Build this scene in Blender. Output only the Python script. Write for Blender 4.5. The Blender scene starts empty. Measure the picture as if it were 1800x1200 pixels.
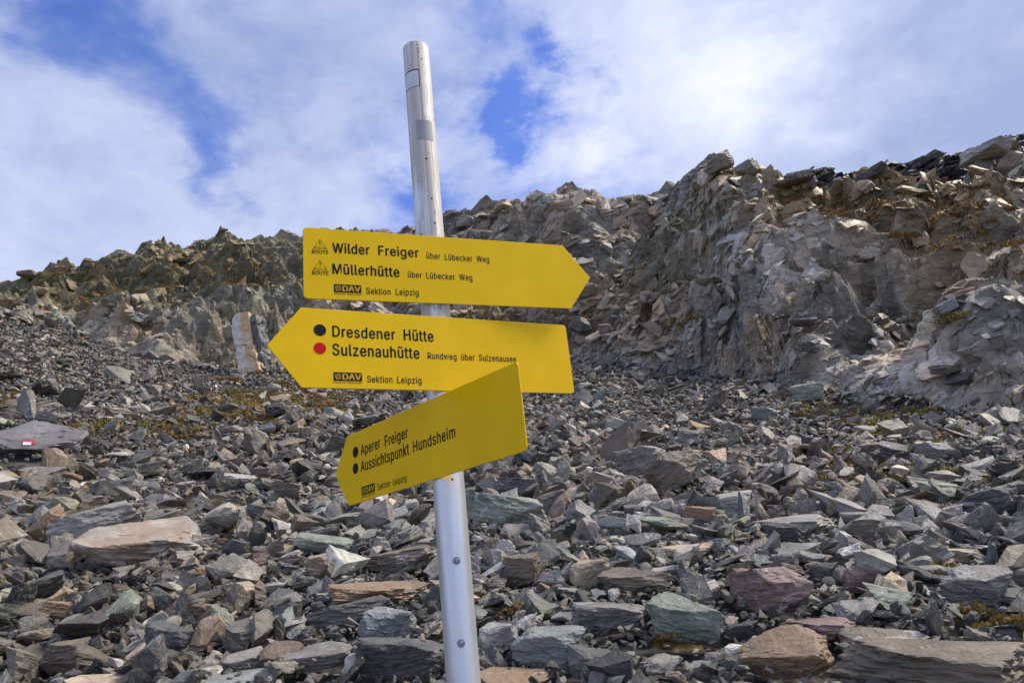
import bpy, bmesh, math, random
import numpy as np
from mathutils import Matrix, Vector, Euler

random.seed(7)
RNG = np.random.default_rng(11)
S = bpy.context.scene
R = math.radians

# ---------------------------------------------------------------- camera
FPX = 1303.0                      # focal length in photo pixels (photo 1800 x 1200)
PITCH, ROLL = 0.32923, 0.10923
EYE = np.array([0.0, 0.0, 1.6])
_f = np.array([0, math.cos(PITCH), math.sin(PITCH)])
_r = np.array([1.0, 0, 0]); _u = np.cross(_r, _f)
CR = math.cos(ROLL) * _r - math.sin(ROLL) * _u
CU = math.sin(ROLL) * _r + math.cos(ROLL) * _u
CF = _f
cam_d = bpy.data.cameras.new('camera')
cam = bpy.data.objects.new('camera', cam_d)
S.collection.objects.link(cam)
cam_d.sensor_width = 36.0
cam_d.lens = 36.0 * FPX / 1800.0
cam_d.clip_start = 0.05
cam_d.clip_end = 3000
M3 = Matrix(((CR[0], CU[0], -CF[0]), (CR[1], CU[1], -CF[1]), (CR[2], CU[2], -CF[2])))
cam.matrix_world = Matrix.Translation(Vector(EYE)) @ M3.to_4x4()
S.camera = cam

# ---------------------------------------------------------------- light
SUN_AZ, SUN_EL = R(80), R(50)    # azimuth from the view direction (+Y) towards +X
sv = Vector((math.sin(SUN_AZ) * math.cos(SUN_EL), math.cos(SUN_AZ) * math.cos(SUN_EL), math.sin(SUN_EL)))
sd = bpy.data.lights.new('sun', 'SUN')
sd.energy = 3.1
sd.angle = R(18)
sd.color = (1.0, 0.91, 0.78)
sun = bpy.data.objects.new('sun', sd)
sun.rotation_euler = (-sv).to_track_quat('-Z', 'Y').to_euler()
S.collection.objects.link(sun)
S.view_settings.view_transform = 'Standard'
S.view_settings.look = 'None'
S.view_settings.gamma = 1.0
S.view_settings.use_curve_mapping = False
S.view_settings.exposure = 0.5


def ray(px, py):
    d = CR * (px - 900) / FPX - CU * (py - 600) / FPX + CF
    return d / np.linalg.norm(d)


class NT:
    """small helper to wire shader nodes"""
    def __init__(self, tree):
        self.t = tree; self.n = tree.nodes; self.l = tree.links

    def node(self, typ, ins=None, **props):
        nd = self.n.new(typ)
        for k, v in props.items():
            setattr(nd, k, v)
        for k, v in (ins or {}).items():
            self.put(nd.inputs[k], v)
        return nd

    def put(self, sock, v):
        if hasattr(v, 'is_output'):
            self.l.new(v, sock)
        else:
            sock.default_value = v

    def math(self, op, a, b=0.0, clamp=False):
        nd = self.node('ShaderNodeMath', {0: a, 1: b}, operation=op); nd.use_clamp = clamp
        return nd.outputs[0]

    def vmath(self, op, a, b=(0, 0, 0)):
        nd = self.node('ShaderNodeVectorMath', {0: a, 1: b}, operation=op)
        return nd.outputs['Value'] if op in ('DOT_PRODUCT', 'LENGTH') else nd.outputs[0]

    def mix(self, f, a, b, mode='MIX'):
        nd = self.node('ShaderNodeMix', data_type='RGBA', blend_type=mode)
        self.put(nd.inputs[0], f); self.put(nd.inputs[6], a); self.put(nd.inputs[7], b)
        return nd.outputs[2]

    def noise(self, vec, scale, detail=4, rough=0.55, dist=0.0, ntype='FBM'):
        nd = self.node('ShaderNodeTexNoise', {'Vector': vec, 'Scale': scale, 'Detail': detail, 'Roughness': rough, 'Distortion': dist})
        return nd.outputs[0]

    def ramp(self, f, lo, hi, a=0.0, b=1.0, smooth=True):
        nd = self.node('ShaderNodeMapRange', {0: f, 1: lo, 2: hi, 3: a, 4: b})
        nd.interpolation_type = 'SMOOTHSTEP' if smooth else 'LINEAR'
        return nd.outputs[0]

    def scale(self, vec, s):
        nd = self.node('ShaderNodeMapping', {'Vector': vec, 'Scale': s})
        return nd.outputs[0]


# ---------------------------------------------------------------- sky
world = bpy.data.worlds.new('World'); S.world = world
world.use_nodes = True
w = NT(world.node_tree); w.n.clear()
sky = w.node('ShaderNodeTexSky', sky_type='NISHITA')
sky.sun_disc = False
sky.sun_elevation = SUN_EL
sky.sun_rotation = SUN_AZ
sky.altitude = 2400
sky.air_density = 1.0
sky.dust_density = 0.2
sky.ozone_density = 3.0
D = w.node('ShaderNodeTexCoord').outputs['Generated']
Dn = w.vmath('NORMALIZE', D)
sep = w.node('ShaderNodeSeparateXYZ', {0: Dn})
zz = w.math('ADD', w.math('MAXIMUM', sep.outputs[2], 0.0), 0.9)
plane = w.vmath('DIVIDE', Dn, w.node('ShaderNodeCombineXYZ', {0: zz, 1: zz, 2: 1.0}).outputs[0])
warp = w.node('ShaderNodeTexNoise', {'Vector': plane, 'Scale': 3.4, 'Detail': 3.0, 'Roughness': 0.5}).outputs[1]
wv = w.node('ShaderNodeVectorMath', {0: warp, 1: (0.5, 0.5, 0.5)}, operation='SUBTRACT').outputs[0]
wv2 = w.node('ShaderNodeVectorMath', {0: wv, 3: 0.14}, operation='SCALE').outputs[0]
pw = w.vmath('ADD', plane, wv2)
n1 = w.noise(pw, 4.4, 10, 0.60)
n2 = w.noise(pw, 15.0, 8, 0.62)
n3 = w.noise(w.vmath('ADD', pw, (7.3, 2.1, 0)), 2.9, 6, 0.55)
dens = w.math('ADD', w.math('MULTIPLY', w.math('SUBTRACT', n1, 0.5), 2.6), w.math('MULTIPLY', w.math('SUBTRACT', n2, 0.5), 1.15))
warp3 = w.node('ShaderNodeTexNoise', {'Vector': plane, 'Scale': 13.0, 'Detail': 6.0, 'Roughness': 0.6}).outputs[1]
wv3 = w.node('ShaderNodeVectorMath', {0: warp3, 1: (0.5, 0.5, 0.5)}, operation='SUBTRACT').outputs[0]
dw = w.vmath('NORMALIZE', w.vmath('ADD', w.vmath('ADD', Dn, w.node('ShaderNodeVectorMath', {0: wv, 3: 0.12}, operation='SCALE').outputs[0]), w.node('ShaderNodeVectorMath', {0: wv3, 3: 0.20}, operation='SCALE').outputs[0]))


def blob(px, py, rad, amp, base):
    d = ray(px, py)
    dot = w.vmath('DOT_PRODUCT', dw, tuple(d))
    k = 1.0 - math.cos(math.atan(rad / FPX))
    g = w.math('EXPONENT', w.math('MULTIPLY', w.math('SUBTRACT', 1.0, dot), -1.0 / k))
    return w.math('ADD', base, w.math('MULTIPLY', g, amp))


dens = w.math('ADD', dens, 0.70)
for a in [(905, 205, 42, -1.1), (960, 115, 34, -0.8), (892, 265, 30, -0.6), (335, 215, 75, -0.8), (330, 290, 50, -0.6), (215, 110, 80, -0.5),
          (110, 45, 80, -0.6), (730, 385, 70, -0.8), (1055, 150, 35, -0.5), (470, 200, 70, -0.35), (850, 60, 90, -0.45), (1400, 330, 50, -0.2),
          (1250, 120, 170, 0.8), (60, 400, 200, 0.6), (500, 330, 120, 0.35), (1600, 80, 220, 0.7), (560, 60, 130, 0.35), (790, 260, 60, 0.25)]:
    dens = blob(*a, dens)
cover = w.ramp(dens, -0.35, 1.0, 0.12, 1.0)
bright = w.math('ADD', w.math('MULTIPLY', w.math('SUBTRACT', n3, 0.5), 0.7), w.math('MULTIPLY', w.math('SUBTRACT', n2, 0.5), .75))
bright = w.math('ADD', bright, 0.29)
for a in [(1240, 130, 170, 0.42), (1330, 190, 110, 0.25), (40, 330, 190, 0.12), (1000, 290, 90, 0.35), (1650, 90, 260, -0.24), (560, 60, 170, -0.12), (300, 150, 260, -0.12),
          (1750, 200, 110, -0.1), (400, 380, 160, 0.15), (200, 60, 260, -0.24)]:
    bright = blob(*a, bright)
bright = w.math('MULTIPLY', bright, 1.0, True)
ccol = w.node('ShaderNodeValToRGB', {0: bright})
cr = ccol.color_ramp
cr.elements[0].position = 0.0; cr.elements[0].color = (0.30, 0.37, 0.59, 1)
cr.elements[1].position = 1.0; cr.elements[1].color = (.80, .82, .87, 1)
e = cr.elements.new(0.45); e.color = (0.50, 0.56, 0.76, 1)
cl = w.node('ShaderNodeVectorMath', {0: ccol.outputs[0], 3: 9.0}, operation='SCALE').outputs[0]
skyb = w.mix(1.0, sky.outputs[0], (.72, 1.02, 1.85, 1), 'MULTIPLY')
mixed = w.mix(cover, skyb, cl)
bg = w.node('ShaderNodeBackground', {0: mixed, 1: 0.1})
out = w.node('ShaderNodeOutputWorld', {0: bg.outputs[0]})


# ---------------------------------------------------------------- numeric helpers
def hash3(ix, iy, iz, seed):
    h = (ix.astype(np.int64) * 73856093) ^ (iy.astype(np.int64) * 19349663) ^ (iz.astype(np.int64) * 83492791) ^ (seed * 2654435761)
    h &= 0xFFFFFFFF
    h = ((h >> 16) ^ h) * 0x45d9f3b & 0xFFFFFFFF
    h = ((h >> 16) ^ h) * 0x45d9f3b & 0xFFFFFFFF
    return (h >> 16) ^ h


def crag(P, seed, k=1.5, jit=.95):
    """continuous broken surface: upper envelope of tilted pyramids, one per cell"""
    I = np.floor(P).astype(np.int64)
    best = np.full(len(P), -1e9); bh = np.zeros(len(P), np.int64)
    for dx in (-1, 0, 1):
        for dy in (-1, 0, 1):
            for dz in (-1, 0, 1):
                ix, iy, iz = I[:, 0] + dx, I[:, 1] + dy, I[:, 2] + dz
                h = hash3(ix, iy, iz, seed)
                ox = P[:, 0] - (ix + 0.5 + (h01(h, 1) - .5) * jit); oy = P[:, 1] - (iy + 0.5 + (h01(h, 2) - .5) * jit); oz = P[:, 2] - (iz + 0.5 + (h01(h, 3) - .5) * jit)
                v = h01(h, 4) - .5 + 1.1 * ((h01(h, 5) - .5) * ox + (h01(h, 6) - .5) * oy + (h01(h, 7) - .5) * oz)
                v -= k * np.maximum(np.maximum(np.abs(ox + .4 * oy), np.abs(oy - .4 * oz)), np.abs(oz + .3 * ox))
                m = v > best
                best[m] = v[m]; bh[m] = h[m]
    return best + .45, h01(bh, 8)


def h01(h, k):
    h = (h * (2 * k + 1) * 2246822519 + k * 3266489917) & 0xFFFFFFFF
    h ^= h >> 15
    h = (h * 2246822519) & 0xFFFFFFFF
    h ^= h >> 13
    return (h & 0xFFFFFF) / float(0xFFFFFF)


def facet(P, seed, tilt=0.6, jit=0.9):
    """fractured-rock field: every Voronoi cell is a tilted plane of its own height.
    returns value, cell random"""
    I = np.floor(P).astype(np.int64)
    best = np.full(len(P), 1e9); bh = np.zeros(len(P), np.int64); bd = np.zeros_like(P)
    for dx in (-1, 0, 1):
        for dy in (-1, 0, 1):
            for dz in (-1, 0, 1):
                ix, iy, iz = I[:, 0] + dx, I[:, 1] + dy, I[:, 2] + dz
                h = hash3(ix, iy, iz, seed)
                c = np.stack([ix + 0.5 + (h01(h, 1) - .5) * jit, iy + 0.5 + (h01(h, 2) - .5) * jit, iz + 0.5 + (h01(h, 3) - .5) * jit], 1)
                d = P - c
                q = (d * d).sum(1)
                m = q < best
                best[m] = q[m]; bh[m] = h[m]; bd[m] = d[m]
    rnd = h01(bh, 4)
    t = np.stack([h01(bh, 5) - .5, h01(bh, 6) - .5, h01(bh, 7) - .5], 1) * 2
    return (rnd - .5) + (bd * t).sum(1) * tilt, h01(bh, 8)


def vnoise(P, seed):
    I = np.floor(P).astype(np.int64); F = P - I; F = F * F * (3 - 2 * F)
    o = 0
    for dx in (0, 1):
        for dy in (0, 1):
            for dz in (0, 1):
                v = h01(hash3(I[:, 0] + dx, I[:, 1] + dy, I[:, 2] + dz, seed), 1)
                o = o + v * (F[:, 0] if dx else 1 - F[:, 0]) * (F[:, 1] if dy else 1 - F[:, 1]) * (F[:, 2] if dz else 1 - F[:, 2])
    return o - .5


def fbm(P, seed, n=4):
    o = 0; a = 1.0
    for i in range(n):
        o = o + a * vnoise(P * (2.03 ** i) + i * 17.3, seed + i); a *= .5
    return o


def project(P):
    Q = P - EYE
    d = np.maximum(Q @ CF, 1e-3)
    return 900 + FPX * (Q @ CR) / d, 600 - FPX * (Q @ CU) / d, d


# ---------------------------------------------------------------- terrain shape
def scree_z(x, y):
    yp = np.maximum(y, 0); xl = np.maximum(-x, 0)
    xl = np.minimum(xl, 45)
    z = 0.24 * y + 0.002 * np.minimum(yp, 70) ** 2 + 0.08 * xl + 0.0065 * xl ** 2 * np.clip(yp / 12, 0, 1)
    z = z + 0.25 * np.sin(x * .35 + 1.3) * np.sin(y * .22) * np.clip(yp / 10, 0, 1)
    return z


def az_el(px, py):
    d = ray(px, py)
    return math.atan2(d[0], d[1]), d[2] / math.hypot(d[0], d[1])


def hit_scree(px, py, rmax=90):
    a, t = az_el(px, py)
    r = np.linspace(1.5, rmax, 3000)
    dz = EYE[2] + t * r - scree_z(np.sin(a) * r, np.cos(a) * r)
    k = np.where(dz < 0)[0]
    return a, (r[k[0]] if len(k) else rmax)


SKY_PX = [(-60, 545, 76), (0, 528, 76), (70, 500, 76), (110, 494, 76), (185, 462, 76), (300, 440, 76), (400, 418, 76), (470, 416, 76), (530, 411, 76),
          (640, 404, 75), (700, 404, 74), (780, 382, 72), (840, 364, 70), (900, 346, 68), (960, 336, 66), (1035, 336, 65), (1080, 344, 64),
          (1160, 332, 63), (1200, 312, 62), (1240, 292, 61), (1266, 280, 60), (1290, 293, 60), (1315, 290, 60), (1350, 306, 61), (1410, 306, 61),
          (1460, 320, 62), (1500, 318, 62), (1560, 306, 62), (1640, 288, 61), (1700, 277, 60), (1740, 268, 60), (1800, 262, 60), (1880, 240, 60)]
BASE_PX = [(-60, 545), (0, 560), (80, 575), (150, 596), (260, 632), (410, 655), (520, 655), (700, 668), (1000, 640), (1180, 650), (1300, 672), (1400, 692), (1500, 705),
           (1650, 712), (1800, 742), (1880, 752)]
sk = [(az_el(p, q), r) for p, q, r in SKY_PX]
sk_az = np.array([s[0][0] for s in sk]); sk_t = np.array([s[0][1] for s in sk]); sk_r = np.array([s[1] for s in sk])
bs = [hit_scree(p, q) for p, q in BASE_PX]
bs_az = np.array([b[0] for b in bs]); bs_r = np.minimum(np.array([b[1] for b in bs]), 58)
sk_az = np.concatenate([[-math.pi, -1.9, -1.05], sk_az, [1.05, 1.9, math.pi]])
sk_t = np.concatenate([[-0.12, .03, .26], sk_t, [.42, .05, -0.12]])
sk_r = np.concatenate([[120, 100, 85], sk_r, [75, 100, 120]])
bs_az = np.concatenate([[-math.pi, -1.9, -1.05], bs_az, [1.05, 1.9, math.pi]])
bs_r = np.concatenate([[100, 70, 58], bs_r, [24, 60, 100]])


def sky_curve(az):
    return np.interp(az, sk_az, sk_r), EYE[2] + np.interp(az, sk_az, sk_t) * np.interp(az, sk_az, sk_r)


def base_curve(az):
    r = np.interp(az, bs_az, bs_r)
    return r


def cliff_pos(az, t):
    """t 0 at the foot of the rock, 1 on the skyline, beyond 1 the back of the ridge"""
    rb = base_curve(az); rs, zs = sky_curve(az)
    zb = scree_z(np.sin(az) * rb, np.cos(az) * rb)
    tc = np.clip(t, 0, 1)
    g = tc + 0.02 * np.sin(tc * 2 * np.pi * 2.0 + az * 3) * (1 - tc) * tc * 4
    r = rb + (rs - rb) * tc
    z = zb + (zs - zb) * g
    over = np.maximum(t - 1, 0)
    r = r + over * 60
    z = z - over * 60 * (0.30 + 0.5 * np.clip(over * 4, 0, 1))
    return r, z


# outcrops and gullies in the face: centre and size are given where the photo shows them, amplitude in metres
BULGE = [(1640, 610, 120, 60, .9), (1400, 500, 90, 40, 0.9), (1270, 400, 90, 90, .9), (1130, 450, 70, 80, -.7), (950, 400, 60, 60, 1.2), (1700, 500, 120, 40, -0.6),
         (700, 480, 120, 40, 0.6), (340, 515, 60, 14, -2.0), (250, 470, 90, 30, 0.8), (470, 590, 60, 40, 1.0), (300, 610, 100, 30, 0.5), (1550, 420, 160, 40, 0.6),
         (1050, 580, 90, 30, -.8)]
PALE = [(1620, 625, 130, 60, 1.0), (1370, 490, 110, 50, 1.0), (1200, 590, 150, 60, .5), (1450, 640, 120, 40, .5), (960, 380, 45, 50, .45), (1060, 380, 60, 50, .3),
        (1700, 700, 70, 30, .6), (1230, 420, 60, 60, .25)]
DARK = [(150, 500, 220, 50, .35), (440, 450, 140, 40, .4), (1600, 300, 240, 28, 1.0), (1180, 420, 50, 70, .55), (850, 385, 70, 30, .6), (1700, 560, 90, 20, .3), (350, 520, 60, 16, .5), (480, 470, 80, 30, .3), (1040, 570, 60, 25, .5)]  # dark rock, and painted shade on the spur's gully wall and left overhang
BROWN = [(1450, 380, 200, 60, .9), (1650, 430, 200, 90, .8), (300, 480, 250, 50, .25), (1100, 520, 120, 60, .5), (200, 560, 150, 40, .4), (1300, 310, 60, 40, .8), (900, 570, 120, 40, .6)]
GREEN = [(1150, 490, 70, 60, .8), (1240, 400, 60, 70, .7), (200, 500, 200, 50, 1.0), (420, 440, 180, 40, .9), (450, 520, 120, 40, .6), (1500, 380, 160, 60, .5), (60, 540, 100, 30, .7)]
MOSSC = [(440, 480, 110, 30, 1.1), (250, 500, 130, 35, .8), (120, 520, 90, 30, .5), (1350, 320, 90, 25, .3), (1480, 370, 220, 60, .9), (1700, 400, 120, 50, .6), (1150, 510, 90, 50, .6), (1650, 560, 120, 16, .8), (1020, 560, 60, 20, .8),
         (850, 555, 120, 20, .9), (1230, 570, 90, 20, .6), (1700, 350, 120, 30, .5), (350, 600, 30, 15, .5)]


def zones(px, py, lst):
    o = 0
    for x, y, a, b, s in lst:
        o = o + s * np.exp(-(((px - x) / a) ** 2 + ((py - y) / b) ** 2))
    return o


def link(o, parent=None):
    S.collection.objects.link(o)
    if parent is not None:
        o.parent = parent
    return o


def mesh_obj(name, verts, faces, mat, parent=None, smooth=False):
    me = bpy.data.meshes.new(name)
    me.from_pydata([tuple(v) for v in verts], [], faces)
    me.update()
    if mat: me.materials.append(mat)
    if smooth: me.shade_smooth()
    return link(bpy.data.objects.new(name, me), parent)


def grid_obj(name, V, nr, nc, mat, cols=None, kind='structure', flat=True):
    """V is (nr*nc,3)"""
    me = bpy.data.meshes.new(name)
    i = np.arange((nr - 1) * (nc - 1)); rr = i // (nc - 1); cc = i % (nc - 1)
    a = rr * nc + cc
    F = np.stack([a, a + 1, a + nc + 1, a + nc], 1).astype(np.int32)
    me.vertices.add(len(V)); me.vertices.foreach_set('co', V.astype(np.float32).ravel())
    me.loops.add(F.size); me.loops.foreach_set('vertex_index', F.ravel())
    me.polygons.add(len(F)); me.polygons.foreach_set('loop_start', np.arange(0, F.size, 4, dtype=np.int32))
    me.polygons.foreach_set('loop_total', np.full(len(F), 4, np.int32))
    me.update(calc_edges=True)
    for k, c in (cols or {}).items():
        at = me.attributes.new(k, 'FLOAT_COLOR', 'POINT')
        at.data.foreach_set('color', c.astype(np.float32).ravel())
    me.materials.append(mat)
    if flat: me.shade_flat()
    o = link(bpy.data.objects.new(name, me)); o['kind'] = kind
    return o


# ---------------------------------------------------------------- materials
def new_mat(name):
    m = bpy.data.materials.new(name); m.use_nodes = True
    t = NT(m.node_tree); t.n.clear()
    b = t.node('ShaderNodeBsdfPrincipled'); o = t.node('ShaderNodeOutputMaterial')
    t.l.new(b.outputs[0], o.inputs[0])
    return m, t, b


def stone_mat(name, source, grow=0.0):
    m, t, b = new_mat(name)
    tc = t.node('ShaderNodeNewGeometry').outputs['Position'] if grow else t.node('ShaderNodeTexCoord').outputs['Object']
    oi = t.node('ShaderNodeObjectInfo')
    if source == 'instance':
        at = t.node('ShaderNodeAttribute', attribute_type='INSTANCER', attribute_name='tint')
        base = at.outputs['Color']; rust = at.outputs['Alpha']
    else:
        base = oi.outputs['Color']; rust = oi.outputs['Alpha']
    rnd = oi.outputs['Random']
    off = t.node('ShaderNodeCombineXYZ', {0: t.math('MULTIPLY', rnd, 37.0), 1: t.math('MULTIPLY', rnd, 91.0), 2: t.math('MULTIPLY', rnd, 53.0)}).outputs[0]
    p = t.vmath('ADD', tc, off)
    strat = t.noise(t.scale(p, (1.1, 1.1, 9.0)), 1.6, 5, 0.65, 0.4)
    blot = t.noise(p, 1.3, 4, 0.6, 0.3)
    fine = t.noise(p, 11.0, 5, 0.7)
    f = t.math('ADD', t.ramp(strat, .3, .7, .62, 1.38, False), t.math('MULTIPLY', t.math('SUBTRACT', blot, .5), 0.9))
    f = t.math('MULTIPLY', f, t.ramp(fine, .3, .7, .78, 1.22, False))
    c = t.node('ShaderNodeVectorMath', {0: base, 3: f}, operation='SCALE').outputs[0]
    # iron stains, lichen, quartz veins
    rn = t.noise(t.vmath('ADD', p, (5.1, 0, 2.2)), 2.0, 5, 0.62, 0.6)
    rm = t.math('MULTIPLY', t.ramp(t.math('ADD', rn, t.math('MULTIPLY', t.math('SUBTRACT', rust, .5), .42)), .52, .64), .7)
    c = t.mix(rm, c, t.mix(fine, (0.20, 0.115, 0.062, 1), (0.36, 0.24, 0.14, 1)))
    ln = t.noise(t.vmath('ADD', p, (0, 9.1, 4.2)), 5.0, 5, 0.7)
    c = t.mix(t.math('MULTIPLY', t.ramp(ln, .60, .70), .35), c, (0.26, 0.29, 0.22, 1))
    vn = t.noise(t.scale(t.vmath('ADD', p, (2.4, 0, 9.2)), (1, 1, 2.2)), 1.5, 2, 0.5, 0.8)
    vein = t.ramp(t.math('ABSOLUTE', t.math('SUBTRACT', vn, .5)), .004, .012, 1, 0)
    vein = t.math('MULTIPLY', vein, t.ramp(rnd, .55, .75, 0, .0 if grow else .5))
    c = t.mix(vein, c, (0.5, 0.5, 0.48, 1))
    if grow:      # ochre grass and moss holding on upward faces of the crag, dark seams between blocks
        gp_ = t.node('ShaderNodeNewGeometry')
        wn = t.noise(gp_.outputs['Position'], .5, 6, .7)
        up = t.node('ShaderNodeSeparateXYZ', {0: gp_.outputs['Normal']}).outputs[2]
        ga = t.node('ShaderNodeAttribute', attribute_type='INSTANCER', attribute_name='grow').outputs['Fac']
        mk_ = t.ramp(t.math('ADD', t.math('ADD', t.math('MULTIPLY', wn, 1.6), t.math('MULTIPLY', up, .30)), t.math('MULTIPLY', ga, .42)), 1.12, 1.26)
        c = t.mix(t.math('MULTIPLY', mk_, .8), c, t.mix(t.ramp(fine, .3, .7), (0.13, 0.075, 0.02, 1), (0.34, 0.215, 0.06, 1)))
        lw_ = t.noise(t.vmath('ADD', gp_.outputs['Position'], (9, 3, 1)), .9, 6, .72)
        c = t.mix(t.ramp(lw_, .52, .64, 0, .55), c, (0.17, 0.185, 0.11, 1))
    t.l.new(c, b.inputs['Base Color'])
    b.inputs['Roughness'].default_value = 0.50
    b.inputs['Specular IOR Level'].default_value = 0.4
    hgt = t.math('ADD', t.math('MULTIPLY', strat, 0.6), t.math('MULTIPLY', fine, 0.35))
    bp = t.node('ShaderNodeBump', {'Height': hgt, 'Strength': 0.75, 'Distance': 0.05})
    t.l.new(bp.outputs[0], b.inputs['Normal'])
    return m


MAT_STONE = stone_mat('stone', 'object')
MAT_STONE_I = stone_mat('scree_stone', 'instance')
MAT_CRAG = stone_mat('crag_stone', 'instance', 1.0)


def cliff_mat():
    m, t, b = new_mat('schist_cliff')
    tc = t.node('ShaderNodeTexCoord').outputs['Object']
    ca = t.node('ShaderNodeAttribute', attribute_name='rock')
    cb = t.node('ShaderNodeAttribute', attribute_name='growth')
    base = ca.outputs['Color']
    rot = t.node('ShaderNodeMapping', {'Vector': tc, 'Rotation': (0.5, 0.6, 0.3), 'Scale': (1, 1, 3.2)}).outputs[0]
    strat = t.noise(rot, 1.1, 8, 0.7, 0.15)
    fine = t.noise(tc, 3.2, 6, 0.7)
    blot = t.noise(tc, 0.32, 5, 0.6, 0.4)
    vor = t.node('ShaderNodeTexVoronoi', {'Vector': t.vmath('ADD', t.scale(rot, (1, 1, .45)), t.node('ShaderNodeVectorMath', {0: t.node('ShaderNodeTexNoise', {'Vector': tc, 'Scale': 1.5, 'Detail': 3.0}).outputs[1], 3: 1.1}, operation='SCALE').outputs[0]), 'Scale': 0.8}, feature='DISTANCE_TO_EDGE')
    crack = t.ramp(vor.outputs[0], 0.0, 0.028, 0, 1)
    vor2 = t.node('ShaderNodeTexVoronoi', {'Vector': t.scale(rot, (1, 1, .6)), 'Scale': 2.6}, feature='F1')
    f = t.math('MULTIPLY', t.ramp(strat, .3, .7, .62, 1.38, False), t.ramp(fine, .3, .7, .70, 1.30, False))
    f = t.math('MULTIPLY', f, t.ramp(vor2.outputs['Color'], 0, 1, .8, 1.2, False))
    c = t.node('ShaderNodeVectorMath', {0: base, 3: f}, operation='SCALE').outputs[0]
    c = t.mix(t.math('MULTIPLY', t.math('MULTIPLY', t.math('SUBTRACT', 1.0, crack), t.ramp(blot, .38, .58)), .5), c, (0.025, 0.022, 0.02, 1))
    rs = t.ramp(t.noise(t.vmath('ADD', tc, (3, 8, 1)), 0.5, 6, 0.68, 0.5), .58, .68, 0, .6)
    c = t.mix(rs, c, (0.22, 0.11, 0.05, 1))
    sg = t.node('ShaderNodeSeparateColor', {0: cb.outputs['Color']})
    geo = t.node('ShaderNodeNewGeometry')
    up = t.node('ShaderNodeSeparateXYZ', {0: geo.outputs['Normal']}).outputs[2]
    gl = t.math('MULTIPLY', t.ramp(t.noise(tc, .8, 7, 0.72), .36, .52), t.math('MULTIPLY', sg.outputs[0], .75), True)
    c = t.mix(gl, c, (0.165, 0.17, 0.085, 1))
    mm = t.math('ADD', t.math('MULTIPLY', sg.outputs[1], .45), t.math('MULTIPLY', up, .38))
    mm = t.math('ADD', mm, t.math('MULTIPLY', t.math('SUBTRACT', t.noise(tc, 0.9, 6, 0.7), .5), 1.3))
    mm = t.ramp(mm, .47, .62)
    mc = t.mix(t.ramp(fine, .35, .65), (0.115, 0.062, 0.016, 1), (0.27, 0.165, 0.045, 1))
    c = t.mix(t.math('MULTIPLY', mm, .85), c, mc)
    t.l.new(c, b.inputs['Base Color'])
    b.inputs['Roughness'].default_value = 0.8
    b.inputs['Specular IOR Level'].default_value = 0.3
    h = t.math('ADD', t.math('MULTIPLY', strat, .9), t.math('MULTIPLY', fine, .45))
    h = t.math('ADD', h, t.math('MULTIPLY', crack, .25))
    bp = t.node('ShaderNodeBump', {'Height': h, 'Strength': 0.8, 'Distance': 0.22})
    t.l.new(bp.outputs[0], b.inputs['Normal'])
    return m


def ground_mat():
    m, t, b = new_mat('fine_scree_ground')
    tc = t.node('ShaderNodeTexCoord').outputs['Object']
    g = t.node('ShaderNodeAttribute', attribute_name='growth')
    sg = t.node('ShaderNodeSeparateColor', {0: g.outputs['Color']})
    v = t.node('ShaderNodeTexVoronoi', {'Vector': tc, 'Scale': 14.0}, feature='F1')
    n = t.noise(tc, 2.0, 6, 0.7)
    nf = t.noise(tc, 25.0, 5, 0.7)
    c = t.mix(t.ramp(v.outputs['Color'], 0, 1, 0, 1, False), (0.025, 0.024, 0.022, 1), (0.11, 0.106, 0.10, 1))
    c = t.mix(t.ramp(n, .4, .65, 0, .6), c, (0.085, 0.07, 0.052, 1))
    mm = t.ramp(t.math('ADD', sg.outputs[1], t.math('MULTIPLY', t.math('SUBTRACT', n, .5), 2.0)), .65, .85)
    c = t.mix(mm, c, t.mix(nf, (0.09, 0.055, 0.015, 1), (0.22, 0.16, 0.04, 1)))
    t.l.new(c, b.inputs['Base Color']); b.inputs['Roughness'].default_value = .9
    bp = t.node('ShaderNodeBump', {'Height': t.math('ADD', v.outputs['Distance'], nf), 'Strength': 0.8, 'Distance': 0.04})
    t.l.new(bp.outputs[0], b.inputs['Normal'])
    return m


# ---------------------------------------------------------------- ground and cliff
MOSS_G = [(1190, 1130, 90, 26, 1.0), (1250, 1090, 40, 18, .6), (1500, 800, 110, 60, .75), (1600, 830, 90, 30, .6), (1480, 730, 120, 20, .8), (1780, 1110, 60, 20, 1.0),
          (1640, 1020, 60, 25, .7), (880, 1088, 22, 10, 1.0), (450, 720, 130, 40, 1.0), (320, 755, 60, 25, .7), (150, 750, 60, 20, .8), (20, 710, 30, 25, 1.2),
          (600, 700, 60, 30, .8), (1280, 960, 22, 10, .5), (1560, 840, 60, 16, .8), (1720, 790, 70, 30, .5), (1060, 1170, 60, 14, .6), (1700, 1090, 50, 20, .8)]


def ground_disp(x, y):
    P = np.stack([x, y, x * 0], 1)
    return 0.35 * vnoise(P * .28, 5) + 0.16 * vnoise(P * .9, 6) + 0.05 * vnoise(P * 2.5, 7)


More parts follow.
